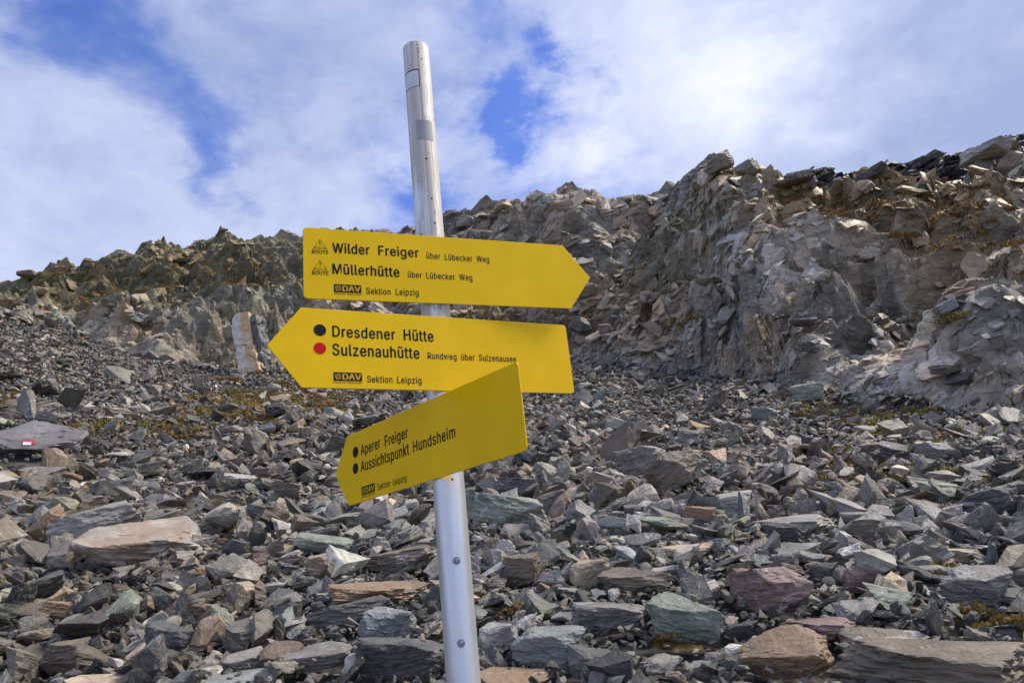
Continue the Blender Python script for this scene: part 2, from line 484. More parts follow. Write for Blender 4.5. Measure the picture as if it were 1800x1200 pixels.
GMAT = ground_mat()
azd = np.concatenate([np.linspace(-math.pi, -0.78, 40)[:-1], np.linspace(-0.78, 0.78, 620), np.linspace(0.78, math.pi, 40)[1:]])
tr = np.linspace(0, 1, 230) ** 1.6
AZ, T = np.meshgrid(azd, tr)
RB = base_curve(AZ) * 1.02
RR = 0.3 + T * (RB - 0.3)
X = np.sin(AZ) * RR; Y = np.cos(AZ) * RR
Z = scree_z(X, Y) + ground_disp(X.ravel(), Y.ravel()).reshape(X.shape) * np.clip(RR / 6, 0.15, 1) - 0.12
V = np.stack([X, Y, Z], -1).reshape(-1, 3)
px, py, dd = project(V)
gm = np.where(dd > .5, zones(px, py, MOSS_G), 0)
grow = np.stack([gm * 0, gm, gm * 0, gm * 0 + 1], 1)
grid_obj('scree_slope_ground', V, len(tr), len(azd), GMAT, {'growth': grow})

CMAT = cliff_mat()


def cliff_surface(az, t):
    r, z = cliff_pos(az, t)
    x = np.sin(az) * r; y = np.cos(az) * r
    P = np.stack([x, y, z], 1)
    n = np.stack([-np.sin(az) * .78, -np.cos(az) * .78, az * 0 + .62], 1)
    px, py, dd = project(P)
    wrp = np.stack([fbm(P * .12, 21, 3), fbm(P * .12 + 50, 22, 3), fbm(P * .12 + 90, 23, 3)], 1) * 1.3
    Q = P + wrp
    # strata dip to the lower left, joints lean right
    a1 = np.array([.80, .25, .54]); a1 /= np.linalg.norm(a1)
    a3 = np.cross(a1, np.array([0.1, 1.0, .1])); a3 /= np.linalg.norm(a3)
    a2 = np.cross(a3, a1)
    L = np.stack([Q @ a1, Q @ a2, Q @ a3], 1)
    pale = np.clip(zones(px, py, PALE), 0, 1)
    f1, r1 = crag(L / np.array([11., 7., 4.5]), 1)
    f2, r2 = crag(L / np.array([4.2, 2.8, 1.7]) + 3, 2)
    f3, r3 = crag(L / np.array([1.7, 1.2, .65]) + 7, 3)
    f4, r4 = crag(L / np.array([.7, .6, .28]) + 5, 4)
    g2, _ = facet(L / np.array([3.4, 2.2, 1.2]) + 3, 12)
    fade = np.clip(t * 9, 0, 1)
    g3, r5 = facet(L / np.array([1.1, .8, .34]) + 9, 13)
    d = 1.7 * f1 + 2.5 * f2 * (1 - .2 * pale) + 1.5 * f3 + .42 * f4 + .10 * g2
    d = d - .75
    d = d + zones(px, py, BULGE) + .8 * fbm(P * .3, 31, 3)
    d = d * (0.25 + .75 * fade)
    d = d * (1 - .55 * np.exp(-((t - 1) / .12) ** 2)) - .35 * np.exp(-((t - 1) / .1) ** 2)
    jag = np.exp(-((t - 1) / .06) ** 2)
    P = P + n * d[:, None]
    P[:, 2] += jag * (0.5 * f2 + .25 * f3)
    # colour of the rock; DARK also puts shade into gully wall and overhang
    br = .4 * r1 + .7 * r2 + .6 * r3 + .3 * r4
    br = .80 + .60 * (br - 1.0) + .25 * (r5 - .5)
    grey = np.array([.42, .366, .292]); col = grey[None] * br[:, None]
    cr_, _ = facet(L / np.array([5., 3.5, 2.5]) + 11, 9, 0)
    col = col * (1 + cr_[:, None] * np.array([.35, .05, -.30]) * .6)
    z_ = lambda l: np.clip(zones(px, py, l), 0, 1)[:, None]
    nn = (.5 + .9 * fbm(P * .25, 41, 4))[:, None].clip(0, 1)
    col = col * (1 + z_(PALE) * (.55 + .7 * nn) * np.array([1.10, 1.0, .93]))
    dk = z_(DARK); col = col * (1 - .58 * dk)
    bw = z_(BROWN) * nn * 1.2; col = col * (1 - bw.clip(0, 1) * np.array([.18, .36, .56]))
    gr = np.clip(zones(px, py, GREEN), 0, 1); ms = np.clip(zones(px, py, MOSSC), 0, 1.2)
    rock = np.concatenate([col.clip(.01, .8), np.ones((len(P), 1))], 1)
    growth = np.stack([.25 + .75 * gr, .15 + ms - .6 * pale, gr * 0, gr * 0 + 1], 1)
    return P, rock, growth


NC = 1120
azc = np.concatenate([np.linspace(-1.6, -0.72, 30)[:-1], np.linspace(-0.72, 0.72, NC), np.linspace(0.72, 1.6, 30)[1:]])
tc_ = np.concatenate([np.linspace(-0.0, 1.0, 400), 1 + np.linspace(0.006, 1, 26) ** 2 * 1.5])
AZ, T = np.meshgrid(azc, tc_)
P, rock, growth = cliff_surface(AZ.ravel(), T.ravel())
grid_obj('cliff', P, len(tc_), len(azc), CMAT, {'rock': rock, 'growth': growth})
CL_P = P.reshape(len(tc_), len(azc), 3)
CL_PX, CL_PY, _ = [a.reshape(len(tc_), len(azc)) for a in project(P)]


def cliff_hit(px, py):
    """visible cliff surface point seen at this place of the photo (the nearest of the points there)"""
    q = np.abs(CL_PX - px) + np.abs(CL_PY - py)
    m = q < 4
    if not m.any():
        k = np.unravel_index(np.argmin(q), q.shape); return CL_P[k]
    d = np.where(m, np.linalg.norm(CL_P - EYE, axis=2), 1e9)
    return CL_P[np.unravel_index(np.argmin(d), d.shape)]


# ---------------------------------------------------------------- stone meshes
def ico(sub):
    bm = bmesh.new(); bmesh.ops.create_icosphere(bm, subdivisions=sub, radius=1)
    v = np.array([x.co[:] for x in bm.verts]); f = [tuple(q.index for q in x.verts) for x in bm.faces]
    bm.free(); return v, f


ICO = {3: ico(3), 4: ico(4), 5: ico(5)}


def stone_shape(seed, dims, sub=3, nplanes=13, rough=.05, topflat=True, lean=0.0):
    """a broken block: radius of each direction is where it meets the nearest of a set of cleavage planes,
    then thin layers are stepped back at random"""
    rg = np.random.default_rng(seed)
    v, f = ICO[sub]
    N = rg.normal(size=(nplanes, 3)); N[:, 2] *= .55
    N /= np.linalg.norm(N, axis=1)[:, None]
    Dp = rg.uniform(.55, .95, nplanes)
    if topflat:
        tops = np.array([[rg.normal(0, .10), rg.normal(0, .10), 1], [rg.normal(0, .12), rg.normal(0, .12), -1], [rg.normal(0, .25) + lean, rg.normal(0, .25), 1]])
        tops /= np.linalg.norm(tops, axis=1)[:, None]
        N = np.concatenate([N, tops]); Dp = np.concatenate([Dp, [.5, .55, .62]])
    dots = v @ N.T
    rr = np.where(dots > .02, Dp[None] / np.maximum(dots, .02), 9).min(1)
    rr = np.minimum(rr, 1.25)
    p = v * rr[:, None]
    q = (p + .06 * fbm(p * 1.5, seed + 9, 2)[:, None]) / np.array([.5, .6, rg.uniform(.14, .28)]) + seed * 3.7
    f1, _ = facet(q + .25 * fbm(p * 2, seed, 2)[:, None], seed + 100, .5)
    f2, _ = facet(p / np.array([.22, .22, .09]) + seed, seed + 200, .5)
    hor = np.sqrt(p[:, 0] ** 2 + p[:, 1] ** 2)[:, None] / (np.linalg.norm(p, axis=1)[:, None] + 1e-6)
    dirn = p * np.array([1, 1, .35]); dirn /= np.linalg.norm(dirn, axis=1)[:, None] + 1e-6
    p = p + dirn * (f1 * rough * 1.2 + f2 * rough * .8)[:, None] * (.3 + .7 * hor)
    p = p + v * (fbm(p * 3.5, seed + 5, 3) * rough * .35)[:, None]
    ext = (p.max(0) - p.min(0)) / 2
    p = (p - (p.max(0) + p.min(0)) / 2) / ext * np.array(dims) * .5
    return p, f


def stone_mesh(name, seed, dims, mat, **k):
    p, f = stone_shape(seed, dims, **k)
    me = bpy.data.meshes.new(name); me.from_pydata(p.tolist(), [], f); me.update()
    me.materials.append(mat)
    return me


def shard_mesh(name, seed, dims, mat, npts=13, cuts=2, rough=.010):
    """a sharp-edged shard: convex hull of a few corner points, its faces then slightly broken up"""
    rg = np.random.default_rng(seed)
    p = rg.uniform(-1, 1, (npts, 3)); ax_ = rg.integers(0, 3, npts); ax_[: npts * 2 // 3] = 2
    p[np.arange(npts), ax_] = np.sign(p[np.arange(npts), ax_]) * rg.uniform(.86, 1, npts)
    p[:, 0] += .25 * p[:, 2] * rg.normal()
    bm = bmesh.new()
    vs_ = [bm.verts.new(q) for q in p]
    r_ = bmesh.ops.convex_hull(bm, input=vs_)
    bmesh.ops.delete(bm, geom=[g_ for g_ in r_['geom_interior'] if isinstance(g_, bmesh.types.BMVert)], context='VERTS')
    bmesh.ops.delete(bm, geom=[v for v in bm.verts if not v.link_faces], context='VERTS')
    if cuts:
        bmesh.ops.subdivide_edges(bm, edges=bm.edges[:], cuts=cuts, use_grid_fill=True)
        bmesh.ops.triangulate(bm, faces=bm.faces[:])
        bmesh.ops.subdivide_edges(bm, edges=[e_ for e_ in bm.edges if e_.calc_length() > .35], cuts=1)
        bmesh.ops.triangulate(bm, faces=bm.faces[:])
    bm.normal_update()
    P_ = np.array([v.co[:] for v in bm.verts]); N_ = np.array([v.normal[:] for v in bm.verts])
    if cuts:
        f_, _ = facet(P_ * np.array([1.6, 1.6, 3.2]) + seed, seed + 40, .7); P_ = P_ + N_ * (f_ * rough * 5)[:, None]
    e_ = (P_.max(0) - P_.min(0)) / 2; P_ = (P_ - (P_.max(0) + P_.min(0)) / 2) / e_ * np.array(dims) * .5
    for v, q in zip(bm.verts, P_): v.co = q
    me = bpy.data.meshes.new(name); bm.to_mesh(me); bm.free(); me.shade_flat() if hasattr(me, 'shade_flat') else None
    me.materials.append(mat)
    return me


# unit stones (largest horizontal size 1) by kind of shape
SHAPES = []
kinds = [('flat', (1, .72, .20)), ('flat', (1, .55, .16)), ('flat', (1, .8, .26)), ('long', (1, .38, .24)), ('long', (1, .45, .3)), ('blocky', (1, .8, .55)),
         ('blocky', (1, .72, .62)), ('wedge-shaped', (1, .66, .42)), ('wedge-shaped', (1, .7, .36)), ('angular', (1, .75, .45)), ('angular', (1, .62, .5)), ('flat', (1, .6, .22))]
for i in range(36):
    kd, dm = kinds[i % 12]
    dm = (1, dm[1] * random.uniform(.85, 1.15), dm[2] * random.uniform(.8, 1.2))
    lean = {'wedge-shaped': .55}.get(kd, 0)
    mo = stone_mesh('stone_shape', 500 + i, dm, MAT_STONE, sub=3, nplanes=random.choice([9, 12, 15]), rough=.055, lean=lean)
    if i % 3 != 1: mo = shard_mesh('stone_shape', 500 + i, dm, MAT_STONE, npts=random.choice([9, 11, 14]), rough=.02)
    mi = mo.copy(); mi.materials.clear(); mi.materials.append(MAT_STONE_I)
    SHAPES.append((kd, mo, mi, dm))
HERO = []
for i in range(14):
    kd, dm = kinds[i % 12]
    mo = stone_mesh('boulder_shape', 900 + i, (1, dm[1], dm[2]), MAT_STONE, sub=5, nplanes=random.choice([10, 13, 16]), rough=.06, lean={'wedge-shaped': .55}.get(kd, 0))
    HERO.append((kd, mo, dm))

PAL = {  # colour of the fresh or weathered stone; alpha drives iron staining
    'dark slate grey': (.095, .098, .100, .10), 'mid grey': (.205, .202, .194, .2), 'grey': (.26, .256, .244, .15), 'pale grey': (.38, .376, .36, .15),
    'greenish grey': (.205, .232, .200, .1), 'bluish grey': (.205, .228, .240, .1), 'brownish grey': (.170, .146, .118, .25),
    'rust-stained': (.26, .20, .14, .85), 'purplish brown': (.215, .152, .145, .25), 'tan': (.40, .335, .255, .45), 'near-white': (.66, .65, .62, .15),
    'stained pale grey': (.36, .345, .325, .75)}
PAL = {k: (c[0] * 1.07, c[1], c[2] * .88, c[3]) for k, c in PAL.items()}
PN = list(PAL); PW = np.array([.17, .26, .23, .09, .065, .055, .095, .022, .014, .022, .004, 0.0]); PW /= PW.sum()


def slope_frame(x, y):
    e = .25
    zx = (scree_z(np.array([x + e]), np.array([y]))[0] - scree_z(np.array([x - e]), np.array([y]))[0]) / (2 * e)
    zy = (scree_z(np.array([x]), np.array([y + e]))[0] - scree_z(np.array([x]), np.array([y - e]))[0]) / (2 * e)
    n = Vector((-zx, -zy, 1)).normalized()
    return Vector((0, 0, 1)).rotation_difference(n)


def ground_z(x, y):
    x = np.atleast_1d(np.asarray(x, float)); y = np.atleast_1d(np.asarray(y, float))
    r = np.hypot(x, y)
    return scree_z(x, y) + ground_disp(x, y) * np.clip(r / 6, .15, 1) - .05


ROCKS = []      # every scree stone that may become a thing
# landmark stones: name, px, py, w px, h px, colour, shape index, roll in view (deg), lean to viewer (deg), label
LM = [
 ('big tilted block', 1188, 832, 95, 66, 'brownish grey', 'wedge-shaped', -22, 8, 'big tilted brown-grey block with a dark shaded right end'),
 ('striped block', 1130, 802, 92, 56, 'mid grey', 'blocky', -14, 5, 'layered mid-grey block leaning behind the big tilted block'),
 ('pale angular boulder', 1285, 870, 70, 50, 'pale grey', 'angular', 5, 10, 'pale angular boulder with a smooth face in the middle of the scree'),
 ('dark blunt boulder', 905, 850, 84, 40, 'dark slate grey', 'blocky', 4, 0, 'dark blunt boulder just right of the lowest yellow sign'),
 ('long greenish slab', 885, 888, 150, 56, 'greenish grey', 'long', 14, 6, 'long greenish slab sloping down to the right beside the pole'),
 ('brown-grey boulder', 972, 866, 62, 48, 'brownish grey', 'angular', -10, 4, 'brown-grey boulder beside the upper end of the greenish slab'),
 ('rounded grey boulder', 1518, 898, 72, 48, 'mid grey', 'blocky', 0, 6, 'rounded mid-grey boulder standing alone among flat stones'),
 ('dark lump', 1742, 877, 98, 50, 'dark slate grey', 'angular', -4, 0, 'dark lumpy boulder with an overhanging edge near the right border'),
 ('wide brown-grey slab', 1385, 912, 145, 48, 'grey', 'flat', 3, 14, 'wide grey slab with a broken brown right end'),
 ('dark leaf-shaped stone', 1380, 929, 74, 34, 'dark slate grey', 'long', 12, 4, 'dark leaf-shaped stone lying in front of the wide grey slab'),
 ('pinkish tan slab', 1212, 970, 92, 32, 'tan', 'flat', 3, 12, 'pinkish tan flat slab, palest of the mid scree'),
 ('rust-topped block', 915, 1002, 70, 54, 'brownish grey', 'blocky', -6, 8, 'grey block with rusty top right of the pole'),
 ('cream ochre block', 1040, 1011, 68, 44, 'tan', 'angular', -4, 8, 'cream and ochre rough block right of the rusty-topped one'),
 ('orange-faced slab', 1118, 1026, 124, 38, 'brownish grey', 'wedge-shaped', 4, 14, 'grey slab with orange pink right face'),
 ('purple boulder', 1360, 1050, 134, 74, 'purplish brown', 'wedge-shaped', 3, 4, 'large pinkish purple boulder with a ragged underside'),
 ('thick grey slab', 1083, 1086, 136, 50, 'mid grey', 'blocky', 4, 6, 'thick grey slab with a blunt left end left of the green wedge'),
 ('pale green wedge', 1208, 1101, 124, 66, 'greenish grey', 'wedge-shaped', 14, 18, 'pale greenish wedge with a smooth sloping top'),
 ('orange-topped slab', 1380, 1145, 140, 80, 'rust-stained', 'flat', -4, 34, 'broad slab with orange patch across its top near the bottom edge'),
 ('big corner boulder', 1625, 1172, 280, 86, 'brownish grey', 'blocky', 4, 6, 'largest dark brown-grey boulder filling the lower right corner'),
 ('ribbed grey slab', 1722, 1040, 100, 64, 'mid grey', 'angular', 16, 22, 'ribbed grey slab tilted down to the right near the right border'),
 ('dark red stone', 1520, 1026, 60, 42, 'purplish brown', 'angular', 10, 12, 'dark red-brown stone right of the purple boulder'),
 ('tan brick-like stone', 1676, 952, 60, 26, 'tan', 'blocky', 2, 6, 'tan brick-like stone on the right scree'),
 ('orange flat stone', 1596, 968, 52, 22, 'rust-stained', 'flat', -8, 12, 'small orange flat stone below the rounded grey boulder'),
 ('pale pebble', 1672, 890, 38, 28, 'pale grey', 'angular', 0, 8, 'pale stone left of the dark lumpy boulder'),
 ('pale stone by the pole', 877, 1129, 64, 50, 'pale grey', 'angular', -5, 12, 'pale grey stone beside the lower part of the pole'),
 ('bluish boulder', 968, 1154, 112, 66, 'bluish grey', 'angular', 8, 10, 'bluish grey boulder with fine white veins near the bottom edge'),
 ('white cobble', 1295, 1144, 38, 28, 'near-white', 'angular', 0, 8, 'whitish cobble left of the orange-topped slab'),
 ('orange bottom slab', 900, 1192, 110, 32, 'rust-stained', 'flat', 4, 18, 'orange-tan flat slab cut by the bottom edge right of the pole'),
 ('rusty chunk', 1228, 898, 60, 32, 'rust-stained', 'blocky', 6, 6, 'rusty chunk below the big tilted block'),
 ('icy flat stone', 1175, 1005, 60, 18, 'pale grey', 'flat', 0, 14, 'icy pale flat stone above the orange-faced slab'),
 ('grey step slab', 1648, 803, 68, 34, 'mid grey', 'wedge-shaped', 12, 8, 'grey slab on the mossy right hand scree, its end squared off'),
 ('brown plank stone', 1440, 1098, 120, 38, 'purplish brown', 'flat', 4, 10, 'brown plank-like slab between purple boulder and orange-topped slab'),
 ('brown sloping slab', 1555, 1126, 128, 46, 'brownish grey', 'flat', 6, 22, 'brown sloping slab resting above the corner boulder'),
 ('grey ledge stone', 1630, 992, 72, 32, 'grey', 'flat', 6, 10, 'grey ledge-like stone under the tan brick-like one'),
 ('great smooth slab', 262, 964, 235, 92, 'stained pale grey', 'flat', 6, 24, 'great smooth pale slab with orange-brown broken edge on the left'),
 ('long pale slab', 165, 938, 140, 62, 'grey', 'long', -14, 8, 'long grey slab tilted up against the great smooth slab'),
 ('brown shard', 82, 950, 76, 46, 'rust-stained', 'long', -48, 4, 'brown shard tilted steeply upright near the left border'),
 ('brown block', 406, 874, 68, 32, 'brownish grey', 'blocky', 3, 6, 'brown block sitting above the scree left of the lowest sign'),
 ('pale cap slab', 420, 843, 78, 32, 'pale grey', 'flat', 6, 12, 'pale cap slab just above the brown block'),
 ('dark cube', 414, 972, 42, 46, 'dark slate grey', 'blocky', 10, 4, 'dark cube-like stone at the right end of the great slab'),
 ('ice-green slab', 573, 964, 96, 44, 'greenish grey', 'flat', 14, 20, 'pale ice-green slab tilted to the right below the lowest sign'),
 ('wide roof slab', 700, 976, 145, 58, 'brownish grey', 'flat', -5, 8, 'wide brown-grey roof-like slab directly left of the pole'),
 ('pink tan stone', 557, 987, 44, 28, 'tan', 'angular', 0, 8, 'pink-tan stone below the ice-green slab'),
 ('rust-banded slab', 670, 1050, 165, 48, 'rust-stained', 'flat', 5, 12, 'rust-banded slab left of the pole, above the dark slate slab'),
 ('dark slate slab', 618, 1082, 140, 40, 'dark slate grey', 'long', -4, 8, 'dark slate slab with a bluish sheen left of the pole'),
 ('veined boulder', 682, 1107, 92, 54, 'bluish grey', 'angular', 6, 10, 'pale veined boulder left of the pole near the bottom'),
 ('big dark boulder', 712, 1162, 150, 74, 'dark slate grey', 'blocky', 3, 6, 'big dark boulder at the foot of the picture left of the pole'),
 ('dark green wedge', 296, 1122, 82, 56, 'dark slate grey', 'wedge-shaped', 18, 14, 'dark greenish wedge standing out at lower left'),
 ('dark brown block', 115, 1126, 74, 50, 'brownish grey', 'blocky', -8, 8, 'dark brown block in the lower left corner area'),
 ('olive stone', 240, 1143, 42, 44, 'tan', 'angular', -30, 6, 'olive-tan upright stone left of the dark green wedge'),
 ('grey low slab', 556, 1150, 118, 42, 'mid grey', 'flat', -3, 16, 'grey low slab between the big dark boulder and the bottom left stones'),
 ('square grey slab', 436, 1152, 80, 44, 'grey', 'flat', 4, 18, 'square grey slab near the bottom edge, left of the low slab'),
 ('white pebble', 281, 1079, 22, 14, 'near-white', 'angular', 0, 8, 'white pebble, brightest stone of the lower left'),
 ('split tan stone', 333, 901, 30, 26, 'tan', 'blocky', 10, 4, 'split tan stone above the great smooth slab'),
 ('lichen post', 494, 898, 50, 30, 'tan', 'long', -70, 0, 'ochre lichen-covered stone standing upright'),
 ('rusty cube', 100, 1068, 64, 34, 'rust-stained', 'blocky', 4, 6, 'rusty block above the dark brown block at lower left'),
 ('light wedge', 422, 1039, 62, 40, 'tan', 'wedge-shaped', 4, 12, 'light grey-tan wedge in the lower left scree'),
 ('olive bottom slab', 172, 1186, 92, 48, 'tan', 'flat', 2, 16, 'olive-grey slab with cracks cut by the bottom edge'),
 ('blue bottom slab', 425, 1192, 112, 34, 'bluish grey', 'flat', 2, 18, 'blue-pale slab with veins cut by the bottom edge'),
 ('left bank slab', 90, 735, 70, 34, 'grey', 'flat', 4, 8, 'grey slab on the left bank above the slab with the trail mark'),
 ('pale roof stone', 1420, 690, 60, 36, 'greenish grey', 'wedge-shaped', 8, 8, 'grey-green tilted block where the right scree meets the cliff'),
 ('twin block', 1345, 722, 46, 26, 'bluish grey', 'blocky', 6, 8, 'blue-grey block at the top of the middle scree'),
]
SHIDX = {}
for i, s in enumerate(HERO):
    SHIDX.setdefault(s[0], []).append(i)
lmi = {}
LMREC = []
for (nm, x, y, wp, hp, colr, shp, rollv, lean, lab) in LM:
    a, r = hit_scree(x, y + hp * .30)
    gx, gy = math.sin(a) * r, math.cos(a) * r
    dist = math.hypot(r, 1.0) * math.cos(a)
    W = wp / FPX * dist * 1.04
    Hh = hp / FPX * dist
    k = lmi.get(shp, 0); lmi[shp] = k + 1
    kd, me, dm = HERO[SHIDX[shp][k % len(SHIDX[shp])]]
    th = min(max(Hh * (.98 if shp != 'flat' else .68), W * .15), W * .7)
    dep = max(W * .55, Hh * .8) if shp != 'long' else W * .4
    sc = (W, dep / dm[1], th / dm[2])
    yaw = -a + random.uniform(-.15, .15) + (math.pi if k % 2 else 0)
    q = slope_frame(gx, gy)
    rot = Matrix.Rotation(-a, 3, 'Z') @ Matrix.Rotation(R(-rollv) * -1 * -1, 3, 'Y').inverted() @ Matrix.Rotation(R(lean), 3, 'X') @ Matrix.Rotation(a + yaw, 3, 'Z')
    z = ground_z(gx, gy)[0] + th * .42 + abs(math.sin(R(rollv))) * W * .22
    LMREC.append((nm, gx, gy, W, x, y))
    ROCKS.append(dict(pos=(gx, gy, z), rot=rot, sc=sc, mesh=me, col=PAL[colr], cn=colr, kd=kd, size=W, px=wp * 2.0, label=lab, cat='boulder' if wp > 90 else 'rock', nm='boulder' if wp > 90 else 'rock'))

LMX = np.array([l[1] for l in LMREC]); LMY = np.array([l[2] for l in LMREC]); LMW = np.array([l[3] for l in LMREC])

# loose stones of the whole scree, size class by size class
allx = []
CLS = [(.045, 8, .35), (.075, 15, .40), (.12, 24, .60), (.19, 60, .80), (.30, 60, .95), (.46, 60, .42), (.72, 60, .07)]
AZL = 0.76
for s, rmax, cov in CLS:
    area = AZL * rmax ** 2
    n = int(area * cov / (s * s * .62))
    a = RNG.uniform(-AZL, AZL, n); r = rmax * np.sqrt(RNG.uniform(0, 1, n))
    m = (r > 2.2) & (r < base_curve(a) * 1.0 + RNG.normal(.4, 1.2, n))
    a, r = a[m], r[m]
    if s > .4:
        m = r > 7 * s + 3; a, r = a[m], r[m]
    sz = s * np.exp(RNG.normal(0, .22, len(a)))
    allx.append(np.stack([a, r, sz], 1))
A = np.concatenate(allx)
ax = np.sin(A[:, 0]) * A[:, 1]; ay = np.cos(A[:, 0]) * A[:, 1]; asz = A[:, 2]
az_ = ground_z(ax, ay)
pp = np.stack([ax, ay, az_ + .05], 1)
spx, spy, sdp = project(pp)
keep = (spx > -60) & (spx < 1860) & (spy < 1300) & (sdp > 1)
keep |= (RNG.uniform(0, 1, len(ax)) < .15)           # thinner where the photograph does not look
# leave room at landmark stones, thin the moss patches and the worn path
for lx, ly, lw in zip(LMX, LMY, LMW):
    d = np.hypot(ax - lx, ay - ly)
    keep &= ~((d < lw * .42) & (asz > lw * .22))
    front = (np.abs(ax * ly - ay * lx) / np.hypot(lx, ly) < lw * .42) & (np.hypot(ax, ay) < np.hypot(lx, ly)) & (d < lw * .9)
    keep &= ~(front & (asz > lw * .17))
keep &= ~((spx > -20) & (spx < 135) & (spy > 748) & (spy < 832) & (asz > .12))      # the marked slab lies open
mz = zones(spx, spy, MOSS_G)
keep &= ~((RNG.uniform(0, 1, len(ax)) < np.clip(mz * .8, 0, .42)) & (asz < .5))
# size sorting in patches: coarse stone streams and finer strips
pn = fbm(np.stack([ax * .16 + ay * .05, ay * .10, ax * 0], 1), 77, 3)
keep &= ~((asz > .26) & (pn < -.12) & (RNG.uniform(0, 1, len(ax)) < .75))
keep &= ~((asz > .24) & (spy > 560) & (spy < 800) & (spx < 480) & (RNG.uniform(0, 1, len(ax)) < .6))
ax, ay, az_, asz, spx, spy, sdp, pn = [q[keep] for q in (ax, ay, az_, asz, spx, spy, sdp, pn)]
q = asz * FPX / np.hypot(ax, ay)
kk = (q < 78)
ax, ay, az_, asz, spx, spy, sdp, pn = [v_[kk] for v_ in (ax, ay, az_, asz, spx, spy, sdp, pn)]
n = len(ax)
ci = RNG.choice(len(PN), n, p=PW)
# warmer and darker stones high on the slope, greener and bluer low on the right
warm = (spy < 900) | (spx < 500)
sw = warm & np.isin(ci, [PN.index('bluish grey'), PN.index('greenish grey')]) & (RNG.uniform(0, 1, n) < .6)
ci[sw] = PN.index('brownish grey')
shp = RNG.integers(0, len(SHAPES), n)
tint = np.array([PAL[p] for p in PN])[ci]
val = np.exp(RNG.normal(0, .36, n))
tint[:, :3] *= val[:, None] * np.where(warm, .80, .92)[:, None] * np.where(warm[:, None], np.array([1.04, 1.0, .95]), 1.0)
tint[:, :3] *= (1 + .025 * RNG.normal(0, 1, (n, 3)))
tilt = RNG.normal(0, .42, (n, 2)); big = RNG.uniform(0, 1, n) < .12; tilt[big] *= 2.2
yaw = RNG.uniform(0, 2 * math.pi, n)
scv = np.stack([asz, asz * RNG.uniform(.8, 1.2, n), asz * RNG.uniform(.6, 1.3, n)], 1)
lift = asz * RNG.uniform(.0, .50, n) + np.where(asz < .15, RNG.uniform(0, .05, n), 0)
rank = asz * 1.0 / np.hypot(ax, ay) * FPX          # apparent width in photo pixels
inview = (spx > -rank / 2) & (spx < 1800 + rank / 2) & (spy < 1200 + rank * .3)
NIND = 236 - len(LM)
order = np.argsort(-np.where(inview, rank, 0))
ind = order[:NIND]
is_ind = np.zeros(n, bool); is_ind[ind] = True

DIRS = ['right of', 'upper right of', 'above', 'upper left of', 'left of', 'lower left of', 'below', 'lower right of']
used = set(r['label'] for r in ROCKS)
LMPX = np.array([l[4] for l in LMREC]); LMPY = np.array([l[5] for l in LMREC])
sizew = lambda q: 'large' if q > 75 else ('medium-sized' if q > 52 else 'small')


def describe(x, y, q, cn, kd):
    d = np.hypot(LMPX - x, (LMPY - y) * 1.4); o = np.argsort(d)
    base = '%s %s %s stone' % (sizew(q), kd, cn)
    for k in o[:5]:
        ang = math.degrees(math.atan2(-(y - LMPY[k]), x - LMPX[k])) % 360
        dr = DIRS[int(((ang + 22.5) % 360) // 45)]
        for pre in ('', 'a little way '):
            if pre and d[k] < 45: continue
            lab = '%s %s%s the %s' % (base, pre, dr, LMREC[k][0])
            if lab not in used and len(lab.split()) <= 16:
                used.add(lab); return lab
    lab = '%s between the %s and the %s' % (base, LMREC[o[0]][0], LMREC[o[1]][0])
    used.add(lab); return lab


for i in ind:
    q = slope_frame(ax[i], ay[i]).to_matrix()
    rot = q @ Euler((tilt[i, 0], tilt[i, 1], yaw[i]), 'XYZ').to_matrix()
    s = SHAPES[shp[i]]
    cn = PN[ci[i]]
    ROCKS.append(dict(pos=(ax[i], ay[i], az_[i] + lift[i]), rot=rot, sc=tuple(scv[i]), mesh=s[1], col=tuple(tint[i]), cn=cn, kd=s[0], size=asz[i], px=rank[i],
                      label=describe(spx[i], spy[i], rank[i], cn, s[0]), cat='rock', nm='rock'))
for r_ in ROCKS:
    o = bpy.data.objects.new(r_['nm'], r_['mesh'])
    o.matrix_world = Matrix.Translation(Vector(r_['pos'])) @ r_['rot'].to_4x4() @ Matrix.Diagonal((*r_['sc'], 1))
    o.color = r_['col']
    o['label'] = r_['label']; o['category'] = r_['cat']; o['group'] = 'loose rocks lying on the scree slope'
    link(o)


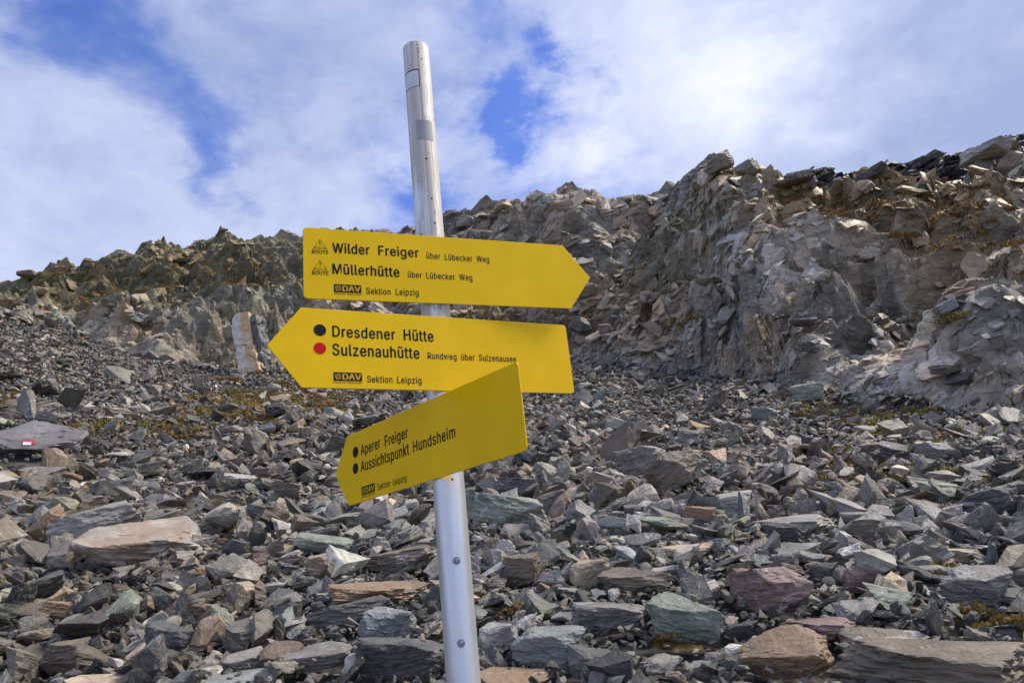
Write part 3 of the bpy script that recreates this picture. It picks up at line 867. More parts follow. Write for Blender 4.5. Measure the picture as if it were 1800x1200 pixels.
# ---------------------------------------------------------------- countless stones: one object each, instanced
def scatter(name, pos, rot, scl, idx, tint_, meshes, grow=None):
    coll = bpy.data.collections.new(name + '_shapes')
    for k, me in enumerate(meshes):
        coll.objects.link(bpy.data.objects.new('%s_shape_%03d' % (name, k), me))
    me = bpy.data.meshes.new(name)
    me.vertices.add(len(pos)); me.vertices.foreach_set('co', pos.astype(np.float32).ravel())
    for nm, typ, arr, key in (('rot', 'FLOAT_VECTOR', rot, 'vector'), ('scl', 'FLOAT_VECTOR', scl, 'vector'), ('idx', 'INT', idx, 'value'), ('tint', 'FLOAT_COLOR', tint_, 'color')):
        at = me.attributes.new(nm, typ, 'POINT')
        at.data.foreach_set(key, np.ascontiguousarray(arr, dtype=np.int32 if typ == 'INT' else np.float32).ravel())
    if grow is not None:
        at = me.attributes.new('grow', 'FLOAT', 'POINT'); at.data.foreach_set('value', np.ascontiguousarray(grow, dtype=np.float32))
    o = link(bpy.data.objects.new(name, me)); o['kind'] = 'stuff'
    ng = bpy.data.node_groups.new(name + '_scatter', 'GeometryNodeTree')
    ng.interface.new_socket('Geometry', in_out='INPUT', socket_type='NodeSocketGeometry')
    ng.interface.new_socket('Geometry', in_out='OUTPUT', socket_type='NodeSocketGeometry')
    N = ng.nodes; Lk = ng.links
    gi = N.new('NodeGroupInput'); go = N.new('NodeGroupOutput')
    m2p = N.new('GeometryNodeMeshToPoints'); iop = N.new('GeometryNodeInstanceOnPoints')
    ci_ = N.new('GeometryNodeCollectionInfo'); ci_.inputs['Collection'].default_value = coll
    ci_.inputs['Separate Children'].default_value = True; ci_.inputs['Reset Children'].default_value = True
    Lk.new(gi.outputs[0], m2p.inputs['Mesh']); Lk.new(m2p.outputs[0], iop.inputs['Points'])
    Lk.new(ci_.outputs[0], iop.inputs['Instance']); iop.inputs['Pick Instance'].default_value = True

    def attr(nm, dt):
        a = N.new('GeometryNodeInputNamedAttribute'); a.data_type = dt; a.inputs['Name'].default_value = nm
        return a.outputs['Attribute']
    Lk.new(attr('idx', 'INT'), iop.inputs['Instance Index'])
    e2r = N.new('FunctionNodeEulerToRotation'); Lk.new(attr('rot', 'FLOAT_VECTOR'), e2r.inputs[0])
    Lk.new(e2r.outputs[0], iop.inputs['Rotation']); Lk.new(attr('scl', 'FLOAT_VECTOR'), iop.inputs['Scale'])
    Lk.new(iop.outputs[0], go.inputs[0])
    md = o.modifiers.new('scatter', 'NODES'); md.node_group = ng
    return o


# rest: slope tilt folded into an euler (small-angle, slope normal pitched back)
rest = ~is_ind
e = .3
gx_ = (scree_z(ax + e, ay) - scree_z(ax - e, ay)) / (2 * e); gy_ = (scree_z(ax, ay + e) - scree_z(ax, ay - e)) / (2 * e)
# z-rotation first, then local tilts plus the slope's own x / y inclination
rot = np.stack([tilt[:, 0] + np.arctan(gy_), tilt[:, 1] - np.arctan(gx_), yaw], 1)
pos = np.stack([ax, ay, az_ + lift], 1)
scatter('scree', pos[rest], rot[rest], scv[rest], shp[rest], tint[rest], [s[2] for s in SHAPES])
print('scree stones', int(rest.sum()), 'individual', len(ROCKS))

# the cliff is fractured into countless angular blocks, all lying in the same joint directions
CRAG = []
for i in range(18):
    dm = [(1, .62, .5), (1, .5, .34), (1, .8, .42), (1, .45, .45), (1, .7, .28), (1, .9, .6)][i % 6]
    CRAG.append(shard_mesh('crag_shape', 1300 + i, dm, MAT_CRAG, npts=[9, 11, 13][i % 3], rough=.018))
nb = 95000
a = RNG.uniform(-.72, .72, nb); t = RNG.uniform(-.02, .985, nb)
i0 = np.clip(np.searchsorted(azc, a), 0, len(azc) - 1); j0 = np.clip((t * 399).astype(int), 0, 399)
bp_ = CL_P[j0, i0]
bx, by, bd_ = project(bp_)
pal_ = np.clip(zones(bx, by, PALE), 0, 1)
ledge = np.exp(-((by - 560) / 18.) ** 2) * (bx > 1350) + np.exp(-((by - 558) / 14.) ** 2) * (bx < 1100) + 1.3 * np.exp(-(t / np.clip(.06 + .16 * fbm(bp_ * .22, 64, 3), .015, .2)) ** 2) * (1 - .8 * pal_)
ledge = np.clip(ledge, 0, 1)
patch = fbm(bp_ * .16, 61, 3)                      # blocky parts and smoother parts of the face
keepc = RNG.uniform(0, 1, nb) < np.clip(.15 + .7 * patch + .45 * ledge, .03, 1) * np.where(bx < 560, .5, 1)
keepc &= (bx > -90) & (bx < 1890)
keepc &= ~((bx > 400) & (bx < 465) & (by > 545) & (by < 675))
keepc &= ~((bx > 1350) & (t > .84) & (RNG.uniform(0, 1, nb) < .85))
keepc &= ~((t > .95) & (RNG.uniform(0, 1, nb) < .8))
keepc &= ~((t > .85) & (bx < 600) & (RNG.uniform(0, 1, nb) < .75))
bp_, ledge, pal_, bx, by, t, j0, i0 = [q[keepc] for q in (bp_, ledge, pal_, bx, by, t, j0, i0)]
m = len(bp_)
bs_ = np.minimum(np.exp(RNG.normal(-.55, .50, m)), 1.7)
huge = (RNG.uniform(0, 1, m) < .09 + .14 * pal_) & (ledge < .4)
bs_ = np.where(huge, RNG.uniform(.8, 1.4, m), bs_ * .66) * np.where(bx < 560, .72, 1) * (1 - .35 * ledge) * np.clip(np.linalg.norm(bp_ - EYE, axis=1) / 60, .4, 1.1)
rk = rock.reshape(len(tc_), len(azc), 4)[j0, i0].copy()
gr_ = growth.reshape(len(tc_), len(azc), 4)[j0, i0]
lum = rk[:, :3].mean(1, keepdims=True); zone_c = rk[:, :3]
rk[:, :3] = zone_c * .98 * np.exp(RNG.normal(0, .12, m))[:, None] * np.array([[1, 1, 1], [1.10, 1.0, .88], [.96, 1, 1.02], [.88, .87, .85]])[RNG.choice(4, m, p=[.45, .25, .15, .15])]
sc_ = (np.clip((ledge - .35) * 2, 0, 1) * RNG.uniform(.3, 1, m))[:, None]
rk[:, :3] = rk[:, :3] * (1 - sc_) + sc_ * np.array([.20, .195, .18]) * np.exp(RNG.normal(0, .35, m))[:, None]
gmix = (np.clip(gr_[:, 0] - .3, 0, 1) * RNG.uniform(0, .9, m))[:, None]
rk[:, :3] = rk[:, :3] * (1 - gmix) + np.array([.19, .205, .13]) * gmix
rk[:, 3] = RNG.choice([.1, .4, .8], m, p=[.62, .30, .08])
f1_ = fbm(bp_ * .10, 71, 2); f2_ = fbm(bp_ * .10 + 40, 72, 2); f3_ = fbm(bp_ * .10 + 80, 73, 2)
sp = .07 + .55 * ledge
loose = ledge > .45


def mats(ax_, th):
    c, s_ = np.cos(th), np.sin(th); M = np.zeros((len(th), 3, 3)); i, j = [(1, 2), (2, 0), (0, 1)][ax_]
    M[:, ax_, ax_] = 1; M[:, i, i] = c; M[:, j, j] = c; M[:, i, j] = -s_; M[:, j, i] = s_
    return M


ak = a[keepc]
ju, jd = np.clip(j0 + 7, 0, 399), np.clip(j0 - 7, 0, 399); iu, idn = np.clip(i0 + 8, 0, len(azc) - 1), np.clip(i0 - 8, 0, len(azc) - 1)
dn_ = np.cross(CL_P[j0, iu] - CL_P[j0, idn], CL_P[ju, i0] - CL_P[jd, i0]); dn_ /= np.linalg.norm(dn_, axis=1)[:, None] + 1e-9
dn_ *= np.sign(dn_[:, 2:3] + 1e-9)
slope0 = np.stack([-np.sin(ak) * .7, -np.cos(ak) * .7, np.full(m, .7)], 1)
nz_ = dn_ + .25 * slope0 + RNG.normal(0, .09, (m, 3)) + RNG.normal(0, .45, (m, 3)) * loose[:, None]; nz_ /= np.linalg.norm(nz_, axis=1)[:, None]
dirx = np.stack([np.cos(ak), -np.sin(ak), 1.0 * np.ones(m) * (.55 + 1.2 * f3_)], 1)          # strike of the strata, climbing to the right
xx = dirx - (dirx * nz_).sum(1, keepdims=True) * nz_; xx /= np.linalg.norm(xx, axis=1)[:, None]
yy = np.cross(nz_, xx); yw = RNG.normal(0, .22, m) + RNG.choice([0, math.pi], m)
x2 = xx * np.cos(yw)[:, None] + yy * np.sin(yw)[:, None]; y2 = np.cross(nz_, x2)
MM = np.stack([x2, y2, nz_], 2)
rotb = np.stack([np.arctan2(MM[:, 2, 1], MM[:, 2, 2]), np.arcsin(np.clip(-MM[:, 2, 0], -1, 1)), np.arctan2(MM[:, 1, 0], MM[:, 0, 0])], 1)
scb = np.stack([bs_ * 1.6, bs_ * RNG.uniform(1.2, 2.0, m), bs_ * RNG.uniform(.6, 1.2, m)], 1)
nrm_ = nz_
scatter('fractured_cliff_blocks', bp_ + nrm_ * (np.where(huge, RNG.uniform(-.10, -.03, m), RNG.uniform(-.22, -.04, m)) * (1 - .6 * ledge) * bs_)[:, None], rotb, scb, RNG.integers(0, len(CRAG), m), rk, CRAG, grow=np.clip(gr_[:, 1] + .25 * gr_[:, 0], 0, 1.2))

# jumble of dark plates under the right skyline
nb = 2600
apx = RNG.uniform(1330, 1860, nb)
skl = np.interp(apx, [p[0] for p in SKY_PX], [p[1] for p in SKY_PX])
a = np.interp(apx, CL_PX[395], azc)
band = RNG.uniform(0, 1, nb)
t = 1.005 - band * (.04 + .13 * np.clip((apx - 1330) / 200, 0, 1))
i0 = np.clip(np.searchsorted(azc, a), 0, len(azc) - 1); j0 = np.clip((t * 399).astype(int), 0, 399)
bp_ = CL_P[j0, i0].copy()
ps = np.exp(RNG.normal(.05, .42, nb)); ps = np.minimum(ps, 2.4)
bp_[:, 2] += RNG.uniform(-.7, .25, nb)
cl_ = np.array([.060, .054, .050])[None] * np.exp(RNG.normal(0, .35, nb))[:, None]
flat = [i for i, s in enumerate(SHAPES) if s[0] in ('flat', 'long')]
rotp = np.stack([RNG.normal(.2, .3, nb), RNG.normal(-.30, .18, nb), RNG.normal(0, .5, nb)], 1)
scatter('ridge_slab_jumble', bp_, rotp, np.stack([ps, ps * .9, ps * RNG.uniform(.5, .95, nb)], 1), RNG.choice(flat, nb), np.concatenate([cl_, np.full((nb, 1), .2)], 1), [s[2] for s in SHAPES])

# ---------------------------------------------------------------- slabs that stand on the skyline and on ledges
RS = [
 ('flat_rock', 1530, 298, 56, 16, 'dark slate grey', 'long', -18, 'dark pointed slab jutting up from the right skyline like a fin'),
 ('flat_rock', 1424, 312, 26, 26, 'brownish grey', 'blocky', 10, 'small square block on the skyline right of the stacked plates'),
 ('flat_rock', 1476, 316, 30, 26, 'dark slate grey', 'wedge-shaped', -30, 'dark wedge standing on the skyline left of the pointed fin slab'),
 ('flat_rock', 1402, 302, 60, 12, 'mid grey', 'flat', -4, 'topmost of the flat plates stacked on the skyline'),
 ('flat_rock', 1396, 312, 66, 12, 'brownish grey', 'flat', 2, 'lower flat plate of the skyline stack'),
 ('flat_rock', 1735, 258, 84, 30, 'grey', 'wedge-shaped', 6, 'big pale capping block on the far right skyline'),
 ('flat_rock', 1628, 276, 60, 14, 'dark slate grey', 'flat', -14, 'dark plate poking out of the right skyline left of the capping block'),
 ('flat_rock', 1600, 286, 50, 12, 'dark slate grey', 'flat', -10, 'thin dark plate below the poking plate on the skyline'),
 ('boulder', 1264, 290, 56, 32, 'brownish grey', 'angular', -24, 'summit block on the highest point of the brown spur'),
 ('boulder', 1314, 296, 40, 26, 'mid grey', 'angular', 10, 'block on the second tip right of the spur summit'),
 ('flat_rock', 1412, 566, 46, 14, 'dark slate grey', 'flat', 6, 'dark flat slab wedged on the ledge above the pale outcrop'),
 ('flat_rock', 1664, 540, 44, 22, 'bluish grey', 'flat', -22, 'tilted grey plate leaning on the rubble ledge at right'),
 ('boulder', 1020, 572, 40, 28, 'dark slate grey', 'wedge-shaped', 30, 'dark block on the ledge right of the signs'),
 ('boulder', 1065, 578, 26, 20, 'purplish brown', 'blocky', 5, 'reddish brown block on the ledge right of the signs'),
 ('boulder', 1660, 650, 52, 18, 'brownish grey', 'wedge-shaped', 12, 'brown loose block sitting on the pale outcrop'),
 ('boulder', 1690, 668, 48, 18, 'dark slate grey', 'wedge-shaped', 14, 'dark loose block at the lower right of the pale outcrop'),
 ('boulder', 1420, 610, 46, 22, 'dark slate grey', 'angular', 4, 'dark grey block below the pale ledge in the middle of the outcrop'),
 ('flat_rock', 232, 556, 54, 18, 'bluish grey', 'flat', 10, 'blue-grey slab lying on the left ledge above the cliff foot'),
 ('flat_rock', 196, 532, 32, 16, 'brownish grey', 'blocky', -4, 'brown block on the left ledge'),
 ('boulder', 48, 482, 32, 14, 'brownish grey', 'angular', 0, 'lone brown block on the left skyline'),
 ('boulder', 158, 466, 18, 10, 'purplish brown', 'angular', 0, 'small reddish block on the left skyline'),
]
for k, (nm, x, y, wp, hp, cn, kd, rl, lab) in enumerate(RS):
    y = y + (8 if 1380 < x and y < 330 else 0)
    p = cliff_hit(x, y + hp * .4)
    ds = float((p - EYE) @ CF); W = wp / FPX * ds * 1.05; Hh = hp / FPX * ds
    d = ray(x, y); c = EYE + d * (ds / float(d @ CF) - W * .10)
    hk, me, dm = HERO[SHIDX[kd][k % len(SHIDX[kd])]]
    dep = max(W * .7, .7)
    o = bpy.data.objects.new(nm, me)
    a = math.atan2(c[0], c[1])
    rt = Matrix.Rotation(-a, 4, 'Z') @ Matrix.Rotation(R(rl), 4, 'Y') @ Matrix.Rotation(R(10), 4, 'X')
    o.matrix_world = Matrix.Translation(Vector(c)) @ rt @ Matrix.Diagonal((W, dep / dm[1], Hh * 1.0 / dm[2], 1))
    o.color = PAL[cn]; o['label'] = lab; o['category'] = 'rock'
    o['group'] = 'loose blocks on the cliff ledges and skyline'
    link(o)

# ---------------------------------------------------------------- white quartz block at the cliff foot
mq, t, b = new_mat('weathered_quartz')
tc = t.node('ShaderNodeTexCoord').outputs['Object']
sx = t.node('ShaderNodeSeparateXYZ', {0: tc})
n = t.noise(tc, 1.6, 6, .65, .5); nf = t.noise(t.scale(tc, (1, 1, 3)), 6.0, 6, .7)
om = t.ramp(t.math('ADD', n, t.math('MULTIPLY', sx.outputs[0], .25)), .36, .56)
c = t.mix(om, (0.90, 0.87, 0.81, 1), (0.82, 0.58, 0.30, 1))
c = t.mix(t.ramp(nf, .55, .7, 0, .5), c, (0.30, 0.20, 0.10, 1))
t.l.new(c, b.inputs['Base Color']); b.inputs['Roughness'].default_value = .6
bp = t.node('ShaderNodeBump', {'Height': nf, 'Strength': 0.7, 'Distance': 0.12}); t.l.new(bp.outputs[0], b.inputs['Normal'])


def at_px(x, y, depth):
    d = ray(x, y); return EYE + d * (depth / float(d @ CF))


def block(name, corners, depth, thick, mat, seed, parent, rough=.008, jz=5.0):
    """a block whose front has the given outline (photo places at one distance), roughened and thick"""
    pts = np.array([at_px(x, y, depth) for x, y in corners])
    back = np.array([0.05, 1, 0.05]); back /= np.linalg.norm(back)
    bm = bmesh.new()
    f = [bm.verts.new(p) for p in pts]; g = [bm.verts.new(p + back * thick) for p in pts]
    n = len(f)
    bm.faces.new(f); bm.faces.new(g[::-1])
    for i in range(n):
        bm.faces.new((f[i], g[i], g[(i + 1) % n], f[(i + 1) % n]))
    bmesh.ops.recalc_face_normals(bm, faces=bm.faces)
    bmesh.ops.triangulate(bm, faces=bm.faces)
    for _ in range(4):
        bmesh.ops.subdivide_edges(bm, edges=[e for e in bm.edges if e.calc_length() > thick * .14], cuts=1, use_grid_fill=True)
    bmesh.ops.triangulate(bm, faces=bm.faces)
    P = np.array([v.co[:] for v in bm.verts]); Nn = np.array([v.normal[:] for v in bm.verts])
    fa, _ = facet(P / np.array([.5, .5, .28]) + seed, seed, .5); fb, _ = facet(P / .2 + seed, seed + 1, .6)
    P = P + Nn * (fa * rough * jz + fb * rough * 1.6 + fbm(P * 1.2, seed, 3) * rough * 4)[:, None]
    cen = P.mean(0)
    for v, p in zip(bm.verts, P): v.co = p - cen
    me = bpy.data.meshes.new(name); bm.to_mesh(me); bm.free(); me.materials.append(mat)
    o = link(bpy.data.objects.new(name, me), parent); o.location = cen - (np.array(parent.location) if parent else 0)
    return o


p = cliff_hit(432, 640); p2 = cliff_hit(432, 600)
qd = min(float((cliff_hit(x_, y_) - EYE) @ CF) for x_ in (415, 432, 450) for y_ in (560, 590, 620, 645)) - 1.0
q_ = bpy.data.objects.new('quartz_block', None); q_.location = at_px(432, 650, qd); link(q_)
q_['label'] = 'tall white and orange quartz block standing against the left cliff foot'; q_['category'] = 'quartz block'
block('upper_block', [(408, 560), (415, 550), (436, 547), (440, 580), (444, 604), (413, 607), (408, 585)], qd, 1.3, mq, 3, q_)
lb = block('lower_block', [(413, 607), (444, 605), (449, 622), (455, 648), (440, 655), (422, 657), (417, 640)], qd - .1, 1.4, mq, 8, q_, rough=.022)
lb['label'] = 'whiter and rougher lower half of the quartz'
o = block('buttress', [(440, 552), (449, 550), (452, 575), (459, 600), (461, 645), (455, 650), (448, 615), (443, 585)], qd + .15, 1.4, MAT_STONE, 12, None, rough=.03)
o.name = 'rock_buttress'; o.color = (.17, .17, .165, .2); o['label'] = 'grey rock rib clasping the right side of the quartz block'; o['category'] = 'rock'

# ---------------------------------------------------------------- flat slab with the painted trail mark
a, r = hit_scree(70, 790)
mkd = r * math.cos(a) * .97
W = 150 / FPX * mkd
ctr = at_px(66, 774, mkd + W * .18)
hd = (1, .6, .3)
mk = bpy.data.objects.new('marked_rock', shard_mesh('marked_rock', 78, hd, MAT_STONE, npts=22, cuts=5, rough=.035))
mk.matrix_world = Matrix.Translation(Vector(ctr)) @ Matrix.Rotation(-a, 4, 'Z') @ Matrix.Rotation(R(-4), 4, 'Y') @ Matrix.Rotation(R(44), 4, 'X') @ Matrix.Diagonal((W * 1.05, W * .62 / hd[1], W * .26 / hd[2], 1))
mk.color = (.185, .170, .165, .15)
mk['label'] = 'broad mauve-grey slab at the left border with a red and white trail mark'; mk['category'] = 'boulder'
link(mk)


def paint_mat(name, colr, rough=.5, wear=0.0):
    m, t, b = new_mat(name)
    tc = t.node('ShaderNodeTexCoord').outputs['Object']
    nz = t.noise(tc, 18.0, 5, .6); nl = t.noise(tc, 2.5, 3, .5)
    k = t.math('ADD', t.ramp(nz, .3, .7, 1 - .04 - wear * .3, 1.03, False), t.math('MULTIPLY', t.math('SUBTRACT', nl, .5), .16))
    c = t.node('ShaderNodeVectorMath', {0: colr, 3: k}, operation='SCALE').outputs[0]
    t.l.new(c, b.inputs['Base Color'])
    t.l.new(t.ramp(nz, .3, .7, rough - .06, rough + .08, False), b.inputs['Roughness'])
    b.inputs['Specular IOR Level'].default_value = .18
    return m


MW = paint_mat('white_trail_paint', (0.72, 0.72, 0.70), .7, .8); MR = paint_mat('red_trail_paint', (0.55, 0.05, 0.09), .7, 1.0)
bpy.context.view_layer.update()
dg = bpy.context.evaluated_depsgraph_get()
# drape the paint on the slab surface by casting rays onto the slab itself
mwi = mk.matrix_world.inverted()


def drape(name, x0, y0, x1, y1, mat, eps):
    nx, ny = 14, 6; vs = []
    for j in range(ny + 1):
        for i in range(nx + 1):
            u, v = i / nx, j / ny
            ex = math.sin(i * 2.3 + j * 1.7) * .35
            x = x0 + (x1 - x0) * u + (ex if i in (0, nx) else 0); y = y0 + (y1 - y0) * v + (.35 * math.sin(i * 1.3) if j in (0, ny) else 0)
            d = Vector(ray(x, y)); og = mwi @ Vector(EYE); di = (mwi.to_3x3() @ d).normalized()
            ok, loc, nrm, fi = mk.ray_cast(og, di)
            P_ = (mk.matrix_world @ loc) if ok else Vector(at_px(x, y, mkd))
            vs.append(P_ - d * eps)
    fs = [(j * (nx + 1) + i, j * (nx + 1) + i + 1, (j + 1) * (nx + 1) + i + 1, (j + 1) * (nx + 1) + i) for j in range(ny) for i in range(nx)]
    o = mesh_obj(name, vs, fs, mat); o.parent = mk; o.matrix_parent_inverse = mwi
    return o


try:
    drape('red_trail_stripe', 38.5, 773, 60, 777, MR, .03)
    drape('white_trail_stripe', 40, 776.4, 55, 781.5, MW, .045)
    drape('red_trail_patch', 56, 777.3, 63, 781, MR, .03)
except Exception as ex:
    print('drape', ex)

# ---------------------------------------------------------------- moss and dry grass cushions
mm_, t, b = new_mat('moss')
at = t.node('ShaderNodeAttribute', attribute_type='INSTANCER', attribute_name='tint')
tc = t.node('ShaderNodeTexCoord').outputs['Object']
c = t.node('ShaderNodeVectorMath', {0: at.outputs['Color'], 3: t.ramp(t.noise(tc, 9.0, 4, .6), .3, .7, .6, 1.4, False)}, operation='SCALE').outputs[0]
t.l.new(c, b.inputs['Base Color']); b.inputs['Roughness'].default_value = .9
tufts = []
for k in range(6):
    rg = np.random.default_rng(60 + k); vs = []; fs = []
    for i in range(150):
        an = rg.uniform(0, 6.28); rd = .5 * math.sqrt(rg.uniform(0, 1)); x, y = rd * math.cos(an), rd * math.sin(an) * .8
        h = (.16 + .10 * rg.uniform()) * (1 - rd * 1.2) + .03; la = rg.normal(0, .06, 2); wd = .02 + .012 * rg.uniform(); an2 = rg.uniform(0, 6.28)
        dx, dy = wd * math.cos(an2), wd * math.sin(an2); q = len(vs)
        vs += [(x - dx, y - dy, -.08), (x + dx, y + dy, -.08), (x + dx * .7 + la[0] * .5, y + dy * .7 + la[1] * .5, h * .6), (x + la[0], y + la[1], h)]
        fs += [(q, q + 1, q + 2), (q, q + 2, q + 3)]
    me = bpy.data.meshes.new('moss_tuft'); me.from_pydata(vs, [], fs); me.update(); me.materials.append(mm_); tufts.append(me)
nm_ = 60000
a = RNG.uniform(-.70, .70, nm_); r = 3 + 46 * RNG.uniform(0, 1, nm_) ** 1.0
m = r < base_curve(a); a, r = a[m], r[m]
x = np.sin(a) * r; y = np.cos(a) * r; z = ground_z(x, y)
qx, qy, _ = project(np.stack([x, y, z], 1))
dn = zones(qx, qy, MOSS_G) + .9 * fbm(np.stack([x * .8, y * .8, x * 0], 1), 88, 3) - .12
m = (dn > .43) & (RNG.uniform(0, 1, len(x)) < .6)
x, y, z, r = x[m], y[m], z[m], r[m]; k = len(x)
ms = np.clip(.10 + .012 * r, .1, .45) * np.exp(RNG.normal(0, .3, k))
mcol = np.array([(.20, .125, .025), (.27, .19, .04), (.15, .135, .03), (.17, .09, .03)])[RNG.choice(4, k, p=[.4, .2, .22, .18])] * np.exp(RNG.normal(0, .2, k))[:, None]
scatter('moss', np.stack([x, y, z + .03 + RNG.uniform(0, .05, k)], 1), np.stack([RNG.normal(.25, .15, k), RNG.normal(0, .15, k), RNG.uniform(0, 6.28, k)], 1), np.stack([ms, ms, ms * .55], 1),
        RNG.integers(0, 6, k), np.concatenate([mcol, np.ones((k, 1))], 1), tufts)
# dry grass on the cliff ledges
nb = 30000
a = RNG.uniform(-.70, .70, nb); t_ = RNG.uniform(0.02, .97, nb)
i0 = np.clip(np.searchsorted(azc, a), 1, len(azc) - 2); j0 = np.clip((t_ * 399).astype(int), 1, 398)
gp = CL_P[j0, i0]
du = CL_P[j0, i0 + 1] - CL_P[j0, i0 - 1]; dv = CL_P[j0 + 1, i0] - CL_P[j0 - 1, i0]
nn_ = np.cross(du, dv); nn_ /= np.linalg.norm(nn_, axis=1)[:, None] + 1e-9
gx2, gy2, _ = project(gp)
dn = zones(gx2, gy2, MOSSC) * .9 + np.abs(nn_[:, 2]) * .7 + .8 * fbm(gp * .35, 95, 3)
m = dn > 1.0
gp = gp[m]; k = len(gp)
ms = np.exp(RNG.normal(-1.0, .35, k))
mcol = np.array([(.22, .13, .03), (.30, .19, .06), (.15, .13, .04), (.17, .09, .03)])[RNG.choice(4, k, p=[.4, .25, .17, .18])] * np.exp(RNG.normal(0, .2, k))[:, None]
scatter('ledge_grass', gp + np.array([0, 0, .02]), np.stack([RNG.normal(.4, .2, k), RNG.normal(0, .2, k), RNG.uniform(0, 6.28, k)], 1), np.stack([ms * 1.4, ms * 1.1, ms * .8], 1),
        RNG.integers(0, 6, k), np.concatenate([mcol, np.ones((k, 1))], 1), tufts)

# ---------------------------------------------------------------- signpost
PX, PY = -0.148654, 1.409602      # pole axis
PR = 0.030


def zb_of(py, px):                # height on the pole of a photo place
    d = ray(px, py); k = PY / d[1]; return EYE[2] + d[2] * k


mp, t, b = new_mat('weathered_aluminium')
tc = t.node('ShaderNodeTexCoord').outputs['Object']
sz = t.node('ShaderNodeSeparateXYZ', {0: tc})
streak = t.noise(t.scale(tc, (60, 60, 3.0)), 1.0, 5, .6)
spots = t.noise(t.scale(tc, (1, 1, .6)), 90.0, 4, .65)
cloudn = t.noise(t.scale(tc, (1, 1, .35)), 14.0, 4, .6)
hi = t.ramp(sz.outputs[2], 1.95, 2.15)            # weathered upper end
c = t.mix(t.ramp(cloudn, .35, .65), (0.74, 0.745, 0.745, 1), (0.86, 0.86, 0.84, 1))
dirt = t.math('MULTIPLY', t.ramp(t.math('ADD', t.math('MULTIPLY', streak, .6), t.math('MULTIPLY', cloudn, .4)), .36, .56), t.math('ADD', t.math('MULTIPLY', hi, .85), .22))
c = t.mix(dirt, c, (0.52, 0.48, 0.41, 1))
sp = t.math('MULTIPLY', t.ramp(spots, .62, .68), t.math('ADD', t.math('MULTIPLY', hi, .8), .1))
c = t.mix(sp, c, (0.12, 0.10, 0.08, 1))
t.l.new(c, b.inputs['Base Color'])
t.l.new(t.math('SUBTRACT', t.ramp(sz.outputs[2], 1.75, 2.2, .72, .55), t.math('MULTIPLY', t.math('ADD', dirt, sp), .55)), b.inputs['Metallic'])
t.l.new(t.math('ADD', t.ramp(cloudn, .3, .7, .26, .36), t.math('MULTIPLY', dirt, .25)), b.inputs['Roughness'])
bp = t.node('ShaderNodeBump', {'Height': t.math('ADD', streak, spots), 'Strength': 0.10, 'Distance': 0.002}); t.l.new(bp.outputs[0], b.inputs['Normal'])

post = bpy.data.objects.new('signpost', None); post.location = (PX, PY, ground_z(PX, PY)[0]); link(post)
post['label'] = 'metal signpost carrying three yellow hiking arrows'; post['category'] = 'signpost'
bpy.context.view_layer.update()


def sub(o, parent):
    mwx = o.matrix_world.copy(); o.parent = parent; bpy.context.view_layer.update()
    o.matrix_parent_inverse = parent.matrix_world.inverted()
    return o


ztop = EYE[2] + ray(729, 71)[2] * (PY - PR) / ray(729, 71)[1]
NS = 96
zs_ = [post.location.z - .3, .6, 1.2, 1.6, 2.0, ztop - .0012, ztop]
vs = []; fs = []
prof = [(PR, z) for z in zs_[:-1]] + [(PR - .0008, ztop), (PR - .0028, ztop), (PR - .0032, ztop - .0012), (PR - .0032, zs_[0])]
for rr_, z in prof:
    for i in range(NS):
        an = 2 * math.pi * i / NS; vs.append((PX + rr_ * math.cos(an), PY + rr_ * math.sin(an), z))
for k in range(len(prof) - 1):
    for i in range(NS):
        j = (i + 1) % NS; fs.append((k * NS + i, k * NS + j, (k + 1) * NS + j, (k + 1) * NS + i))
L_ = (len(prof) - 1) * NS
for i in range(NS):
    j = (i + 1) % NS; fs.append((L_ + i, L_ + j, j, i))
pole = mesh_obj('pole', vs, fs, mp, smooth=True)
pole.data.set_sharp_from_angle(angle=R(40))


def pole_pt(px_, py_, off=0.0):
    """where the line of sight meets the pole's skin"""
    d = ray(px_, py_); a_ = d[0] ** 2 + d[1] ** 2; b_ = -2 * (d[0] * PX + d[1] * PY); c_ = PX ** 2 + PY ** 2 - (PR + off) ** 2
    disc = b_ * b_ - 4 * a_ * c_
    k = (-b_ - math.sqrt(max(disc, 0))) / (2 * a_)
    return Vector(EYE + d * k)


# drilled holes cut through the wall
cut_bm = bmesh.new()
for (hx, hy, rad) in [(749.5, 279, .0026), (759, 349, .0024), (764.5, 392, .0024), (733.5, 81, .0028), (795, 842, .0022), (748.5, 129, .0012)]:
    p_ = pole_pt(hx, hy); nrm = Vector((p_.x - PX, p_.y - PY, 0)).normalized()
    mtx = Matrix.Translation(p_) @ nrm.to_track_quat('Z', 'Y').to_matrix().to_4x4()
    bmesh.ops.create_cone(cut_bm, cap_ends=True, segments=16, radius1=rad, radius2=rad, depth=.02, matrix=mtx)
cme = bpy.data.meshes.new('cutter'); cut_bm.to_mesh(cme); cut_bm.free()
cob = bpy.data.objects.new('cutter', cme); S.collection.objects.link(cob)
md = pole.modifiers.new('holes', 'BOOLEAN'); md.object = cob; md.operation = 'DIFFERENCE'; md.solver = 'EXACT'
bpy.context.view_layer.update()
ev = pole.evaluated_get(bpy.context.evaluated_depsgraph_get())
nme = bpy.data.meshes.new_from_object(ev); pole.modifiers.clear(); pole.data = nme
bpy.data.objects.remove(cob)
pole.name = 'pole'; sub(pole, post)


